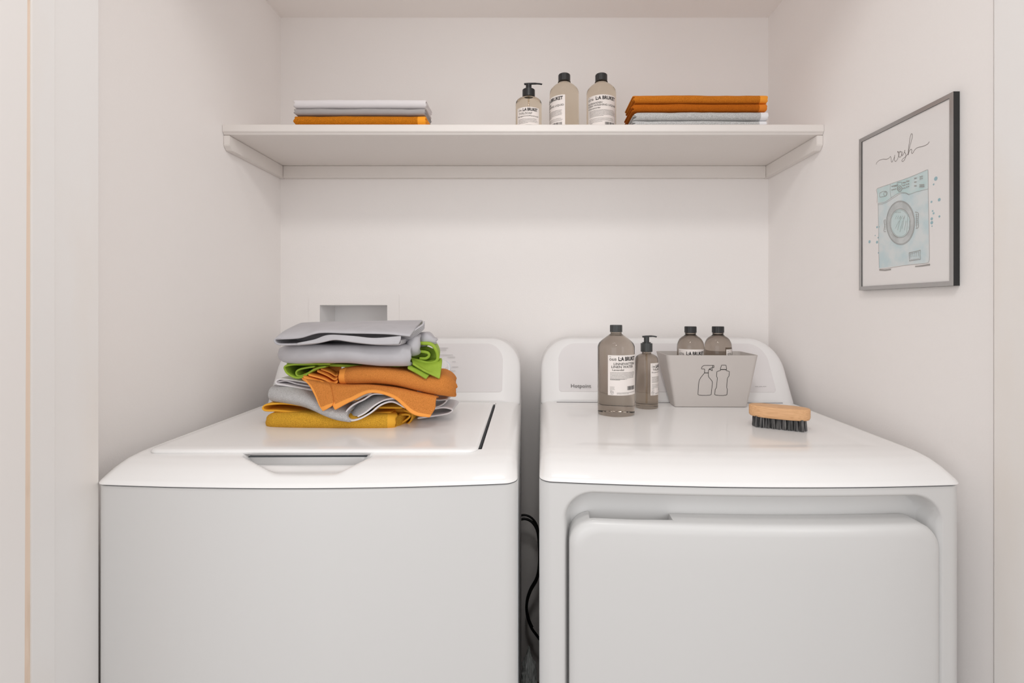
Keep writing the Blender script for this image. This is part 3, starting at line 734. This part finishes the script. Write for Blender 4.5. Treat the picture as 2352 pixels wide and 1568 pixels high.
# drawing on the tub
bm = bmesh.new()
def tubf(px, py):      # drawing coordinate on the front face
    z = hb*(1-(py-600)/(1455-600))
    t = z/hb; xc0 = 935
    x = (px-xc0)/7.128/885
    return (x+0.0035-0.0, z)
def tubput(pts, wd=0.0011, sm=False, closed=True):
    pp = [tubf(a, b) for a, b in pts]
    if sm: pp = [tuple(p)[:2] for p in catmull([(a, b, 0) for a, b in pp], len(pp)*5)]
    else:
        q = []
        for a, b in zip(pp, pp[1:]):
            for k in range(6): q.append((a[0]+(b[0]-a[0])*k/6, a[1]+(b[1]-a[1])*k/6))
        pp = q+[pp[-1]]
    vs, fs = stroke2d(pp, wd)
    put2d(bm, vs, fs, lambda x, z: (x, -0.022-0.021*(z/hb)-0.0006, z))
tubput([(805, 886), (867, 886)], 0.0016)
tubput([(805, 886), (805, 826), (792, 822), (758, 822), (750, 812), (756, 795), (778, 770), (796, 764), (952, 764), (952, 798), (938, 802), (912, 802), (880, 820), (866, 845), (867, 886), (868, 925), (878, 955), (905, 985), (930, 1012), (940, 1040), (938, 1120), (932, 1238), (915, 1250), (860, 1256), (780, 1256), (735, 1250), (716, 1238), (722, 1030), (730, 1000), (750, 960), (780, 920), (805, 886)])
tubput([(932, 766), (932, 800)], 0.0014); tubput([(886, 818), (898, 830), (912, 836), (922, 850), (930, 846), (925, 826), (916, 806)]); tubput([(878, 832), (900, 834)])
tubput([(1056, 830), (1070, 760), (1145, 760), (1156, 830)]); tubput([(1056, 830), (1156, 830)], 0.0018)
tubput([(1062, 836), (1060, 844), (1004, 862), (1002, 940), (1016, 966), (1012, 1120), (992, 1160), (988, 1240), (1010, 1250), (1060, 1256), (1130, 1256), (1170, 1250), (1188, 1240), (1190, 1156), (1174, 1122), (1180, 966), (1200, 940), (1204, 862), (1150, 844), (1150, 836)])
dr = link_mesh('printed_drawing', bm, M['ink'], tub, smooth=False); dr.location = (0, 0, 0)
T76b = title('076', [('KORIANDER/', 0.05, 0.035, 0.73, 0.51, 0.0001, 1)], (0.05, 0.24), 0.32, 0.955, 0.827, 0.105)
yb4 = 1.292
zb = zd+0.0035
bottle('ball', ((1584.5-CX)/F*yb4, yb4-0.005, zb), 0.0695, 0.2065, 'smoky bottle in the grey tub showing its whole brand name, left of the two', 'smoke', R(-12), R(64), 0.06, 0.148, T76b, 0.0152)
bottle('ball', ((1646.5-CX)/F*yb4+0.001, yb4-0.005, zb), 0.0695, 0.2065, 'smoky bottle in the grey tub with label turned away, right of the two', 'smoke', R(78), R(64), 0.06, 0.148, T76b, 0.0152)

# ------------------------------------------------------------------ brush
bc = P(1789, 950, 1.045)
br = empty('scrubbing_brush', (bc.x+0.001, 1.047, zd+0.0003), 'oval wooden scrubbing brush with dark bristles lying on the dryer', 'brush', R(-29))
L2, W2 = 0.0595, 0.0235
bm = bmesh.new()
def oval(k, z, n=56):
    out = []
    for i in range(n):
        a = 2*math.pi*i/n; c, s_ = math.cos(a), math.sin(a)
        out.append(((L2*k)*math.copysign(abs(c)**0.8, c), (W2*(k if k > .9 else k))*math.copysign(abs(s_)**0.8, s_), z))
    return out
rows = [oval(0.93, 0.0225), oval(0.965, 0.0235), oval(0.995, 0.0265), oval(1, 0.030), oval(1, 0.0435), oval(0.99, 0.0455), oval(0.965, 0.0465), oval(0.6, 0.0475), oval(0.2, 0.0477)]
V = add_grid(bm, rows, close_u=True); bm.faces.new(V[0][::-1]); bm.faces.new(V[-1]); bmesh.ops.recalc_face_normals(bm, faces=bm.faces)
link_mesh('wooden_back', bm, M['wood'], br)
rd = random.Random(3)
for j, yy in enumerate((-0.0155, -0.005, 0.0055, 0.015)):
    nn = 10 if j in (1, 2) else 9
    for i in range(nn):
        xx = (i-(nn-1)/2)*0.0107
        if (xx/L2)**2+(yy/W2)**2 > 0.97: continue
        bm = bmesh.new()
        for k in range(60):
            a = rd.uniform(0, 6.283); q = math.sqrt(rd.random())
            x0, y0_ = q*0.0034*math.cos(a), q*0.0034*math.sin(a)
            x1_, y1_ = x0*1.5+rd.uniform(-.0004, .0004), y0_*1.5+rd.uniform(-.0004, .0004)
            zb_ = rd.uniform(0, 0.0012)
            w_ = 0.00035
            vv = []
            for (x, y, z) in ((x1_, y1_, zb_), (x0, y0_, 0.0245)):
                vv.append([bm.verts.new((xx+x+w_*dx, yy+y+w_*dy, z)) for dx, dy in ((1, 0), (-.5, .87), (-.5, -.87))])
            for q_ in range(3): 
                f = bm.faces.new([vv[0][q_], vv[0][(q_+1) % 3], vv[1][(q_+1) % 3], vv[1][q_]]); f.material_index = 1 if k % 3 == 0 else 0
            bm.faces.new(vv[0][::-1])
        link_mesh('bristle_tuft', bm, [M['bristle'], M['greyink']], br, smooth=False)

# ------------------------------------------------------------------ cord and bag in the gap
pts = [P(1170, 1204, 1.44), P(1197, 1192, 1.43), P(1213, 1193, 1.42), P(1226, 1203, 1.41), P(1235, 1222, 1.40), P(1239, 1262, 1.40), P(1238, 1300, 1.40), P(1233, 1330, 1.39), P(1218, 1358, 1.38), P(1210, 1385, 1.375), P(1211, 1412, 1.37), P(1220, 1440, 1.37), P(1236, 1463, 1.37), P(1262, 1500, 1.38), P(1285, 1560, 1.40), P(1300, 1640, 1.44)]
bm = bmesh.new(); cp = catmull(pts, 110)
for p in cp: p.x *= 1.47/p.y; p.z = HC+(p.z-HC)*1.47/p.y; p.y = 1.47
tube(bm, cp, 0.0042, 10, flat=0.8)
tube(bm, [p+Vector((0.0, 0.010, 0.007)) if i < 20 else p+Vector((0, 0.01, 0.0015)) for i, p in enumerate(cp[1:60])], 0.0036, 8)
tag(link_mesh('power_cord', bm, M['cord']), 'black power cord looping down the gap between washer and dryer', 'cord')
bag = empty('plastic_bag', (-0.003, 1.30, 0), 'crumpled clear plastic bag with something green, low between washer and dryer', 'plastic bag')
bm = bmesh.new(); rows = []
for i in range(60):
    z = 0.285*i/59; r = []
    for k in range(36):
        a = 2*math.pi*k/36
        nz = noise.noise(Vector((math.cos(a)*2.2, math.sin(a)*2.2, z*26)))*0.35+noise.noise(Vector((math.cos(a)*5, math.sin(a)*5, z*70+9)))*0.3
        sh_ = (1-0.92*smooth01((z-0.20)/0.09))
        r.append((max(-0.021, min(0.021, 0.021*math.cos(a)*(1+nz)*sh_)), 0.055*math.sin(a)*(1+nz)*sh_, z+0.012*nz if z > .01 else 0.0005))
    rows.append(r)
V = add_grid(bm, rows, close_u=True); bm.faces.new(V[0][::-1]); bm.faces.new(V[-1])
link_mesh('film', bm, M['plastic'], bag, smooth=False)
bm = bmesh.new(); rows = []
for i in range(24):
    z = 0.002+0.19*i/23
    rows.append([(max(-.016, min(.016, 0.013*math.cos(a)*(1+0.5*noise.noise(Vector((a, z*40, 3)))))), 0.035*math.sin(a), z) for a in [2*math.pi*k/18 for k in range(18)]])
V = add_grid(bm, rows, close_u=True); bm.faces.new(V[0][::-1]); bm.faces.new(V[-1])
tag(link_mesh('contents', bm, M['green_thing'], bag, smooth=False), 'dark green contents')

# ------------------------------------------------------------------ towels
def fold_path(d, h, n_arc=10, lay=4):
    """spiral of folded cloth seen from its end: (y, z) with the big fold at the front"""
    t = h/4; out = []
    def arc(cy, cz, r, a0, a1, n):
        for k in range(n+1):
            a = R(a0+(a1-a0)*k/n); out.append((cy+r*math.cos(a), cz+r*math.sin(a)))
    for k in range(5): out.append((d-(d-2*t)*k/5, 0.5*t))
    arc(1.6*t+t/2, 2*t, 1.5*t, 270, 90, n_arc)
    for k in range(1, 5): out.append((2*t+(d-0.5*t-2*t)*k/5, 3.5*t))
    arc(d-0.5*t, 3*t, 0.5*t, 90, -90, 5)
    for k in range(1, 5): out.append((d-0.5*t-(d-2.9*t)*k/5, 2.5*t))
    arc(2.3*t, 2*t, 0.5*t, 90, 270, 5)
    for k in range(1, 5): out.append((2.3*t+(d-0.9*t-2.3*t)*k/4, 1.5*t))
    return out
def cloth(name, grid, thick, mats, parent=None, mi=None, sub=1, off=0.0):
    bm = bmesh.new(); add_grid(bm, grid, mi=mi)
    bmesh.ops.recalc_face_normals(bm, faces=bm.faces)
    return link_mesh(name, bm, mats, parent, mods=(('SOLIDIFY', dict(thickness=thick, offset=off)), ('SUBSURF', dict(levels=sub, render_levels=sub))))
def shelf_towel(x0, x1, yf_, d, z, h, mt, label, cat='towel', hem='R', seed=0, end_jag=0.006, group=None, rot=0):
    o = empty('folded_towel', ((x0+x1)/2, yf_+d/2, z), label, cat, rot, group)
    xm, ym = (x0+x1)/2, yf_+d/2
    fp = fold_path(d, h)
    hw = 0.012
    X = [x0, x0+0.004, x0+hw, x0+hw+0.001] + lins(x0+0.02, x1-0.02, 30) + [x1-hw-0.001, x1-hw, x1-0.004, x1]
    grid = []
    for x in X:
        r = []
        for k, (y, zz) in enumerate(fp):
            wv = 0.0013*noise.noise(Vector((x*14, seed*3.1, 0)))+0.0008*noise.noise(Vector((x*40, seed*5.1, y*9)))
            xx = x
            q = 1-abs(zz/h*2-1)
            if x < x0+0.01: xx = x-end_jag*(0.5+0.5*math.cos(zz/h*4*math.pi*1.0+seed))*(1 if x == x0 else 0.5)
            if x > x1-0.01: xx = x+0.003*noise.noise(Vector((k*0.7, seed, 1)))
            r.append((xx-xm, y+yf_-ym+0.0012*noise.noise(Vector((x*9, seed, 4))), max(0.14*h/4, zz+wv*(0.3+0.7*zz/h))))
        grid.append(r)
    hemR = hem in ('R', 'B')
    nX = len(X)
    c = cloth('cloth', grid, h/4*0.80, [M[mt[0]], M[mt[1]]], o, mi=lambda i, j: 1 if (hemR and i >= nX-5) else 0)
    return o
yS = 1.262
def sx(px, Y=1.27): return (px-CX)/F*Y
# left pile: heights from the photograph
def hz(py, Y=1.27): return HC-(py-CY)/F*Y
za, zb1, zc1_, zd1 = zt, hz(265.5), hz(250), hz(229)
shelf_towel(sx(679), sx(978), yS, 0.085, za+0.0003, zb1-za, ('am_t', 'am_h'), 'amber terry towel on the shelf at the bottom of the left pile, under grey ones', seed=1)
shelf_towel(sx(680), sx(977), yS+0.001, 0.085, zb1+0.0006, zc1_-zb1, ('gd_h', 'gd_h'), 'mid grey folded cloth on the shelf between light grey and amber ones', seed=2)
shelf_towel(sx(679), sx(979), yS, 0.085, zc1_+0.001, zd1-zc1_, ('gl_h', 'gl_h'), 'light grey folded cloth topmost on the left shelf pile', seed=3)
# right pile
q = [hz(284), hz(277.5), hz(257.5), hz(239.5), hz(220)]
q[0] = zt+0.0003; 
shelf_towel(sx(1460), sx(1761), yS+0.004, 0.105, q[0], q[1]-q[0], ('wh_t', 'wh_h'), 'thin white terry towel flat on the shelf at the bottom of the right pile', seed=4, end_jag=0.012)
shelf_towel(sx(1462), sx(1763), yS, 0.105, q[1]+0.0004, q[2]-q[1], ('wh_t', 'wh_h'), 'thick white terry towel in the right shelf pile just under the orange ones', seed=5, end_jag=0.010)
shelf_towel(sx(1456), sx(1760), yS, 0.115, q[2]+0.0008, q[3]-q[2], ('ob_t', 'ob_h'), 'darker orange terry towel in the right shelf pile resting on the white ones', seed=6, end_jag=0.010)
shelf_towel(sx(1458), sx(1761), yS-0.001, 0.115, q[3]+0.0012, q[4]-q[3], ('or_t', 'or_h'), 'bright orange terry towel topmost on the right shelf pile', seed=7, end_jag=0.008)

# ---- the untidy pile on the washer.  Drawing coordinates: close-up of the pile, 3.92 per unit
def Z1(a, b, Y): return P(580+a/3.92, 660+b/3.92, Y)
def pile_towel(label, base): 
    return empty('crumpled_towel', base, label, 'towel')
def resample(stations, n):
    """stations (a, top, bottom, Y) -> n smooth ones"""
    c = catmull([(s_[0], s_[1], 0) for s_ in stations], n)
    out = []
    L = [s_[0] for s_ in stations]
    for i in range(n):
        a = L[0]+(L[-1]-L[0])*i/(n-1)
        k = 0
        while k < len(L)-2 and L[k+1] < a: k += 1
        t = (a-L[k])/(L[k+1]-L[k]); p1, p2 = stations[k], stations[k+1]
        p0 = stations[k-1] if k else p1; p3 = stations[k+2] if k+2 < len(L) else p2
        out.append([a]+[0.5*((2*p1[m])+(p2[m]-p0[m])*t+(2*p0[m]-5*p1[m]+4*p2[m]-p3[m])*t*t+(3*p1[m]-p0[m]-3*p2[m]+p3[m])*t**3) for m in (1, 2, 3)])
    return out
def roll(parent, stations, d, mats, hem=(0, 0), n=46, lay=0.78, taper=(0, 0), name='cloth', rise=0.0):
    """long fold running left to right; stations in drawing coordinates"""
    st = resample(stations, n); grid = []
    for i, (a, t_, b_, Y) in enumerate(st):
        zt_, zb_ = Z1(a, t_, Y).z, Z1(a, b_, Y).z; X = Z1(a, (t_+b_)/2, Y).x
        h = zt_-zb_; fp = fold_path(d, max(h, 0.01)); r = []
        for k, (y, z) in enumerate(fp):
            e_ = min(i, n-1-i)/(n-1)
            xx = X*(1+(y/Y)*smooth01((i/(n-1)-0.3)/0.7))
            dx = 0
            if i < 3: dx = 0.005*(3-i)/3*noise.noise(Vector((k*0.31, 2, 1)))
            if i > n-4: dx = 0.006*(i-n+4)/3*noise.noise(Vector((k*0.31, 5, 1)))
            wv = 0.0010*noise.noise(Vector((X*22, y*20, z*30)))
            r.append((xx+dx-parent.location.x, Y+y-parent.location.y, zb_+z+wv+rise*y/d-parent.location.z))
        grid.append(r)
    hmean = sum(Z1(s_[0], s_[1], s_[3]).z-Z1(s_[0], s_[2], s_[3]).z for s_ in st)/n
    return cloth(name, grid, hmean/4*lay, [M[mats[0]], M[mats[1]]], parent, mi=lambda i, j: 1 if i < hem[0] or i >= n-1-hem[1] else 0)
def ribbon(parent, path, Yf, Yb, mats, thick=0.004, n=50, sag=0.0, name='cloth', hem=2, shear=0.0, nd=14, shrink=0.0, follow=0.0):
    """cloth edge-on: the path is its front edge, running back in depth"""
    pts = catmull([(a, b, 0) for a, b in path], n); grid = []
    zs_ = [Z1(p.x, p.y, Yf).z for p in pts]; zm = sum(zs_)/n
    for k in range(nd+1):
        f = (k/nd)**1.3; r = []
        for i, p in enumerate(pts):
            q = Z1(p.x, p.y, Yf)
            r.append((q.x*(1+follow*f*(Yb-Yf)/Yf)+shear*f-parent.location.x, Yf+(Yb-Yf)*f-parent.location.y, q.z+sag*f+(zm-q.z)*shrink*f-parent.location.z))
        grid.append(r)
    return cloth(name, grid, thick, [M[mats[0]], M[mats[1]]], parent, mi=lambda i, j: 1 if i < hem else 0)
def sheet(parent, rows, mats, thick=0.004, n=40, m=18, name='cloth', hemrows=2, hemcols=0, hemleft=0):
    """draped cloth through rows of (a, b, Y)"""
    R1 = [catmull([Z1(*p) for p in r], n) for r in rows]
    cols = [catmull([R1[i][j] for i in range(len(rows))], m) for j in range(n)]
    grid = [[tuple(cols[j][i]-parent.location) for j in range(n)] for i in range(m)]
    return cloth(name, grid, thick, [M[mats[0]], M[mats[1]]], parent, mi=lambda i, j: 1 if i >= m-1-hemrows or j >= n-1-hemcols or j < hemleft else 0)

ZL = ZT+0.0062           # top of the washer lid
bx_ = Z1(680, 1290, 1.01).x
# mustard
t1 = pile_towel('mustard yellow terry towel at the very bottom of the pile on the washer', (bx_, 1.08, ZL))
roll(t1, [(112, 1165, 1270, 1.035), (140, 1138, 1288, 1.02), (300, 1135, 1293, 1.012), (640, 1140, 1295, 1.008), (1000, 1150, 1296, 1.008), (1235, 1150, 1296, 1.01), (1295, 1148, 1294, 1.014)], 0.15, ('mu_t', 'mu_h'), hem=(0, 3))
ribbon(t1, [(1250, 1128), (900, 1142), (500, 1128), (200, 1112), (95, 1108), (80, 1085), (100, 1062), (200, 1048), (330, 1050), (520, 1080), (640, 1115), (900, 1110), (1080, 1085), (1350, 1085)], 1.035, 1.16, ('mu_h', 'mu_h'), 0.0042, n=70)
ribbon(t1, [(1290, 1230), (1330, 1225), (1400, 1180), (1410, 1150), (1330, 1148), (1300, 1165)], 1.045, 1.15, ('mu_t', 'mu_h'), 0.004, n=30)
ribbon(t1, [(1310, 1258), (1400, 1225), (1435, 1170), (1420, 1130), (1360, 1110)], 1.055, 1.15, ('mu_t', 'mu_h'), 0.004, n=24)
sheet(t1, [[(640, 1090, 1.075), (1000, 1080, 1.075), (1400, 1080, 1.08)], [(640, 1130, 1.06), (1000, 1120, 1.06), (1420, 1110, 1.07)], [(640, 1165, 1.07), (1000, 1165, 1.07), (1400, 1165, 1.08)]], ('mu_h', 'mu_h'), 0.004)
sheet(t1, [[(1285, 1160, 1.030), (1350, 1140, 1.05), (1430, 1128, 1.085)], [(1290, 1225, 1.030), (1365, 1195, 1.055), (1425, 1175, 1.085)], [(1288, 1284, 1.028), (1350, 1256, 1.055), (1405, 1218, 1.085)]], ('mu_t', 'mu_h'), 0.004, hemrows=3)
# silver
t2 = pile_towel('silver grey terry towel second from the bottom of the washer pile', (bx_, 1.09, Z1(600, 1130, 1.03).z))
sheet(t2, [
    [(205, 880, 1.13), (330, 885, 1.13), (520, 930, 1.13), (700, 985, 1.12), (900, 1020, 1.12), (960, 1040, 1.12)],
    [(185, 888, 1.075), (330, 888, 1.06), (520, 930, 1.055), (700, 990, 1.05), (840, 1040, 1.045), (930, 1080, 1.045)],
    [(152, 915, 1.045), (330, 940, 1.03), (500, 980, 1.02), (660, 1045, 1.01), (800, 1110, 1.005), (860, 1130, 1.005)],
    [(140, 970, 1.038), (300, 990, 1.022), (480, 1030, 1.010), (640, 1100, 1.000), (780, 1160, 0.995), (860, 1185, 0.995)],
    [(165, 1015, 1.045), (300, 1030, 1.03), (480, 1062, 1.015), (620, 1130, 1.003), (760, 1182, 0.998), (880, 1205, 0.998)],
    [(240, 1025, 1.07), (330, 1040, 1.06), (480, 1075, 1.05), (620, 1135, 1.04), (760, 1188, 1.03), (900, 1203, 1.02)]],
    ('si_t', 'si_h'), 0.004, n=44, m=26, hemrows=0)
ribbon(t2, [(940, 1165), (1010, 1130), (1100, 1060), (1200, 1010), (1330, 1000), (1420, 1060), (1380, 1085), (1260, 1030), (1150, 1060), (1060, 1130), (960, 1185), (880, 1200), (835, 1170), (840, 1120), (900, 1060), (1000, 1010), (1080, 962), (1200, 960)], 1.003, 1.13, ('si_h', 'gl_h'), 0.0036, n=90, shrink=0.0)
ribbon(t2, [(1480, 930), (1640, 1010), (1745, 1012), (1700, 1060), (1600, 1085), (1450, 1050)], 1.07, 1.16, ('si_h', 'si_h'), 0.0036, n=40)
ribbon(t2, [(1450, 1040), (1600, 1090), (1720, 1082), (1798, 1102), (1760, 1135), (1620, 1160), (1480, 1180)], 1.075, 1.17, ('si_h', 'gl_h'), 0.0034, n=40)
ribbon(t2, [(620, 935), (480, 918), (330, 888), (215, 870), (206, 845), (240, 826), (330, 832), (450, 850), (600, 880)], 1.045, 1.15, ('gl_h', 'gl_h'), 0.0038, n=50)
ribbon(t2, [(520, 892), (400, 870), (300, 842), (225, 850)], 1.052, 1.15, ('gl_h', 'gl_h'), 0.003, n=24)
sheet(t2, [
    [(960, 1160, 1.006), (1020, 1125, 1.006), (1100, 1062, 1.006), (1200, 1015, 1.006), (1330, 1003, 1.006)],
    [(870, 1150, 1.03), (950, 1090, 1.03), (1050, 1030, 1.03), (1150, 985, 1.03), (1330, 980, 1.03)],
    [(850, 1120, 1.07), (920, 1040, 1.07), (1020, 980, 1.07), (1150, 950, 1.07), (1330, 950, 1.07)]], ('si_t', 'si_h'), 0.0034, n=30, m=12, hemrows=0)
sheet(t2, [[(840, 1050, 1.10), (1200, 980, 1.10), (1500, 980, 1.10), (1640, 1000, 1.10)], [(840, 1150, 1.09), (1200, 1040, 1.09), (1500, 1060, 1.09), (1640, 1080, 1.09)], [(840, 1190, 1.10), (1200, 1120, 1.10), (1500, 1150, 1.10), (1600, 1140, 1.10)]], ('si_h', 'si_h'), 0.004)
# orange
t3 = pile_towel('orange terry towel draped with two hanging corners in the washer pile', (bx_+0.03, 1.09, Z1(900, 1000, 1.03).z))
roll(t3, [(765, 735, 888, 1.022), (900, 718, 888, 1.010), (1100, 725, 878, 1.005), (1300, 745, 905, 1.005), (1500, 775, 955, 1.005), (1650, 790, 990, 1.01), (1730, 790, 1003, 1.015), (1795, 830, 1008, 1.03), (1828, 900, 990, 1.05)], 0.14, ('or2_t', 'or2_h'), hem=(3, 0), n=52)
for k, e_ in enumerate(([(455, 812), (620, 862), (706, 902), (775, 890)], [(500, 790), (645, 832), (725, 874), (768, 850)], [(580, 757), (672, 796), (738, 834), (768, 820)], [(612, 738), (695, 768), (750, 800), (770, 790)])):
    Yk = 1.020+0.006*k
    sheet(t3, [[(a+10, b-46, Yk+0.050) for a, b in e_], [(a+4, b-24, Yk+0.016) for a, b in e_], [(a, b-6, Yk+0.002) for a, b in e_], [(a, b, Yk) for a, b in e_]], ('or2_h', 'or2_h'), 0.0034, n=20, m=8)
sheet(t3, [
    [(560, 830, 1.06), (800, 870, 1.05), (1050, 880, 1.05), (1300, 900, 1.05), (1500, 950, 1.05), (1680, 985, 1.05)],
    [(605, 845, 1.020), (780, 890, 1.012), (1050, 885, 1.010), (1300, 915, 1.010), (1500, 960, 1.012), (1660, 990, 1.02)],
    [(655, 915, 1.004), (800, 960, 1.000), (1050, 905, 1.000), (1300, 950, 1.000), (1500, 1040, 1.004), (1650, 1040, 1.015)],
    [(693, 1000, 0.997), (850, 990, 0.994), (1060, 925, 0.994), (1280, 975, 0.996), (1450, 1090, 1.000), (1645, 1090, 1.012)],
    [(742, 1106, 0.990), (900, 1020, 0.988), (1070, 945, 0.988), (1270, 995, 0.990), (1440, 1140, 0.995), (1595, 1172, 1.006)]],
    ('or2_t', 'or2_h'), 0.0050, n=60, m=24, hemrows=2, hemleft=2)
sheet(t3, [[(640, 820, 1.085), (1000, 820, 1.085), (1400, 860, 1.085), (1640, 930, 1.09)], [(640, 860, 1.075), (1000, 860, 1.075), (1400, 910, 1.075), (1640, 970, 1.08)], [(640, 900, 1.085), (1000, 900, 1.085), (1400, 960, 1.085), (1640, 1010, 1.09)]], ('or2_t', 'or2_h'), 0.004, hemrows=0)
sheet(t3, [[(540, 700, 1.075), (800, 700, 1.075)], [(540, 770, 1.07), (800, 760, 1.07)], [(480, 850, 1.075), (800, 850, 1.075)]], ('or2_t', 'or2_h'), 0.004, hemrows=0)
sheet(t3, [
    [(440, 812, 1.055), (540, 830, 1.05), (680, 850, 1.05)],
    [(452, 826, 1.022), (560, 850, 1.012), (700, 880, 1.008)],
    [(512, 885, 1.006), (600, 900, 1.002), (720, 940, 1.000)],
    [(566, 980, 0.996), (640, 990, 0.993), (730, 1010, 0.992)],
    [(602, 1060, 0.993), (655, 1070, 0.990), (730, 1040, 0.990)],
    [(638, 1114, 0.991), (672, 1096, 0.989), (712, 1070, 0.989)]],
    ('or2_t', 'or2_h'), 0.0045, n=24, m=26, hemrows=2, hemleft=3)
# green
t4 = pile_towel('bright green towel rolled under the grey one in the washer pile', (bx_+0.02, 1.09, Z1(900, 760, 1.05).z))
ribbon(t4, [(1500, 640), (1560, 640), (1590, 615), (1580, 590), (1520, 578), (1440, 580), (1300, 575)], 1.045, 1.15, ('gn_h', 'gn_h'), 0.0062, n=40, follow=0.9)
ribbon(t4, [(1350, 510), (1480, 505), (1600, 510), (1650, 560), (1668, 620), (1655, 665), (1590, 685), (1500, 665), (1400, 640)], 1.040, 1.16, ('gn_h', 'gn_h'), 0.0072, n=50, follow=0.9)
sheet(t4, [
    [(1430, 640, 1.06), (1560, 660, 1.06), (1705, 640, 1.07)],
    [(1430, 655, 1.035), (1560, 700, 1.033), (1708, 665, 1.045)],
    [(1440, 675, 1.022), (1570, 750, 1.018), (1700, 740, 1.03)],
    [(1440, 690, 1.015), (1580, 770, 1.010), (1685, 826, 1.018)]], ('gn_h', 'gn_h'), 0.0046, n=24, m=14)
sheet(t4, [
    [(1400, 690, 1.05), (1500, 720, 1.045), (1600, 775, 1.04)],
    [(1400, 700, 1.028), (1495, 740, 1.020), (1592, 790, 1.018)],
    [(1395, 730, 1.018), (1480, 775, 1.008), (1563, 824, 1.006)]], ('gn_h', 'gn_h'), 0.0044, n=20, m=12)
ribbon(t4, [(660, 712), (560, 735), (450, 805), (380, 812), (310, 775), (287, 735), (290, 708), (420, 690), (700, 690)], 1.030, 1.15, ('gn_h', 'gn_h'), 0.0044, n=50)
ribbon(t4, [(620, 715), (520, 760), (430, 798), (395, 790), (390, 760), (430, 735), (560, 712)], 1.034, 1.15, ('gn_h', 'gn_h'), 0.0040, n=36)
ribbon(t4, [(300, 690), (700, 700), (1100, 715), (1500, 690)], 1.05, 1.17, ('gn_h', 'gn_h'), 0.006, n=36)
sheet(t4, [[(1350, 500, 1.075), (1500, 505, 1.075), (1650, 560, 1.075)], [(1350, 600, 1.07), (1500, 600, 1.07), (1665, 620, 1.07)], [(1350, 700, 1.075), (1500, 690, 1.075), (1650, 670, 1.075)]], ('gn_h', 'gn_h'), 0.005)
# grey on top
t5 = pile_towel('grey satin towel folded loosely on top of the washer pile', (bx_+0.01, 1.09, Z1(800, 690, 1.03).z))
roll(t5, [(225, 545, 655, 1.045), (260, 522, 696, 1.02), (400, 512, 704, 1.004), (640, 515, 696, 0.996), (900, 520, 700, 0.994), (1150, 522, 728, 0.994), (1350, 510, 736, 0.996), (1432, 505, 732, 1.004)], 0.15, ('gr_h', 'gr_h'), n=46)
ribbon(t5, [(1330, 470), (1330, 505), (1300, 512), (1100, 508), (900, 488), (740, 462), (660, 470), (560, 500), (400, 512), (230, 512), (195, 485), (200, 462), (260, 452)], 0.992, 1.14, ('gr_h', 'gr_h'), 0.0044, n=70)
sheet(t5, [
    [(1340, 436, 0.990), (1100, 455, 0.988), (900, 437, 0.988), (690, 428, 0.988), (560, 470, 0.988), (400, 505, 0.99)],
    [(1335, 470, 0.986), (1100, 485, 0.984), (900, 465, 0.984), (690, 452, 0.984), (560, 487, 0.985), (400, 512, 0.987)],
    [(1318, 512, 0.984), (1100, 514, 0.982), (900, 492, 0.982), (740, 474, 0.982), (600, 500, 0.983), (400, 518, 0.985)]], ('gr_h', 'gr_h'), 0.0036, n=50, m=10)
sheet(t5, [
    [(430, 345, 1.21), (600, 330, 1.22), (900, 325, 1.22), (1200, 325, 1.22), (1540, 345, 1.20)],
    [(430, 325, 1.15), (620, 316, 1.16), (900, 310, 1.16), (1200, 305, 1.16), (1530, 300, 1.15)],
    [(330, 370, 1.08), (560, 345, 1.08), (850, 335, 1.08), (1200, 330, 1.08), (1500, 335, 1.08)],
    [(255, 415, 1.02), (540, 375, 1.02), (840, 365, 1.02), (1200, 370, 1.02), (1460, 385, 1.02)],
    [(205, 458, 0.995), (420, 445, 0.990), (600, 398, 0.988), (850, 402, 0.988), (1200, 408, 0.988), (1425, 430, 0.990)],
    [(200, 470, 0.994), (420, 458, 0.988), (600, 410, 0.986), (850, 413, 0.986), (1200, 420, 0.986), (1420, 442, 0.988)]],
    ('gr_h', 'gr_h'), 0.0042, n=60, m=26, hemrows=2)
sheet(t5, [[(330, 430, 1.09), (700, 400, 1.09), (1350, 410, 1.09)], [(330, 480, 1.08), (700, 450, 1.08), (1350, 460, 1.08)], [(330, 520, 1.09), (700, 500, 1.09), (1350, 510, 1.09)]], ('gr_h', 'gr_h'), 0.004)
for k in range(4):
    ribbon(t5, [(1320, 420+20*k), (1420, 430+14*k), (1470, 380+16*k), (1530, 340+14*k), (1545, 310+16*k)], 1.02+0.004*k, 1.08, follow=0.95, mats=('gr_h', 'gr_h'), thick=0.0036, n=20)
roll(t5, [(1385, 455, 640, 1.030), (1410, 440, 645, 1.018), (1450, 425, 640, 1.018), (1485, 420, 632, 1.022), (1502, 425, 600, 1.030)], 0.07, ('gr_h', 'gr_h'), n=16, rise=0.004)
roll(t5, [(1460, 405, 560, 1.050), (1540, 402, 545, 1.045), (1590, 425, 515, 1.048), (1640, 470, 508, 1.055), (1655, 490, 506, 1.060)], 0.06, ('gr_h', 'gr_h'), n=18)
bpy.context.view_layer.update()
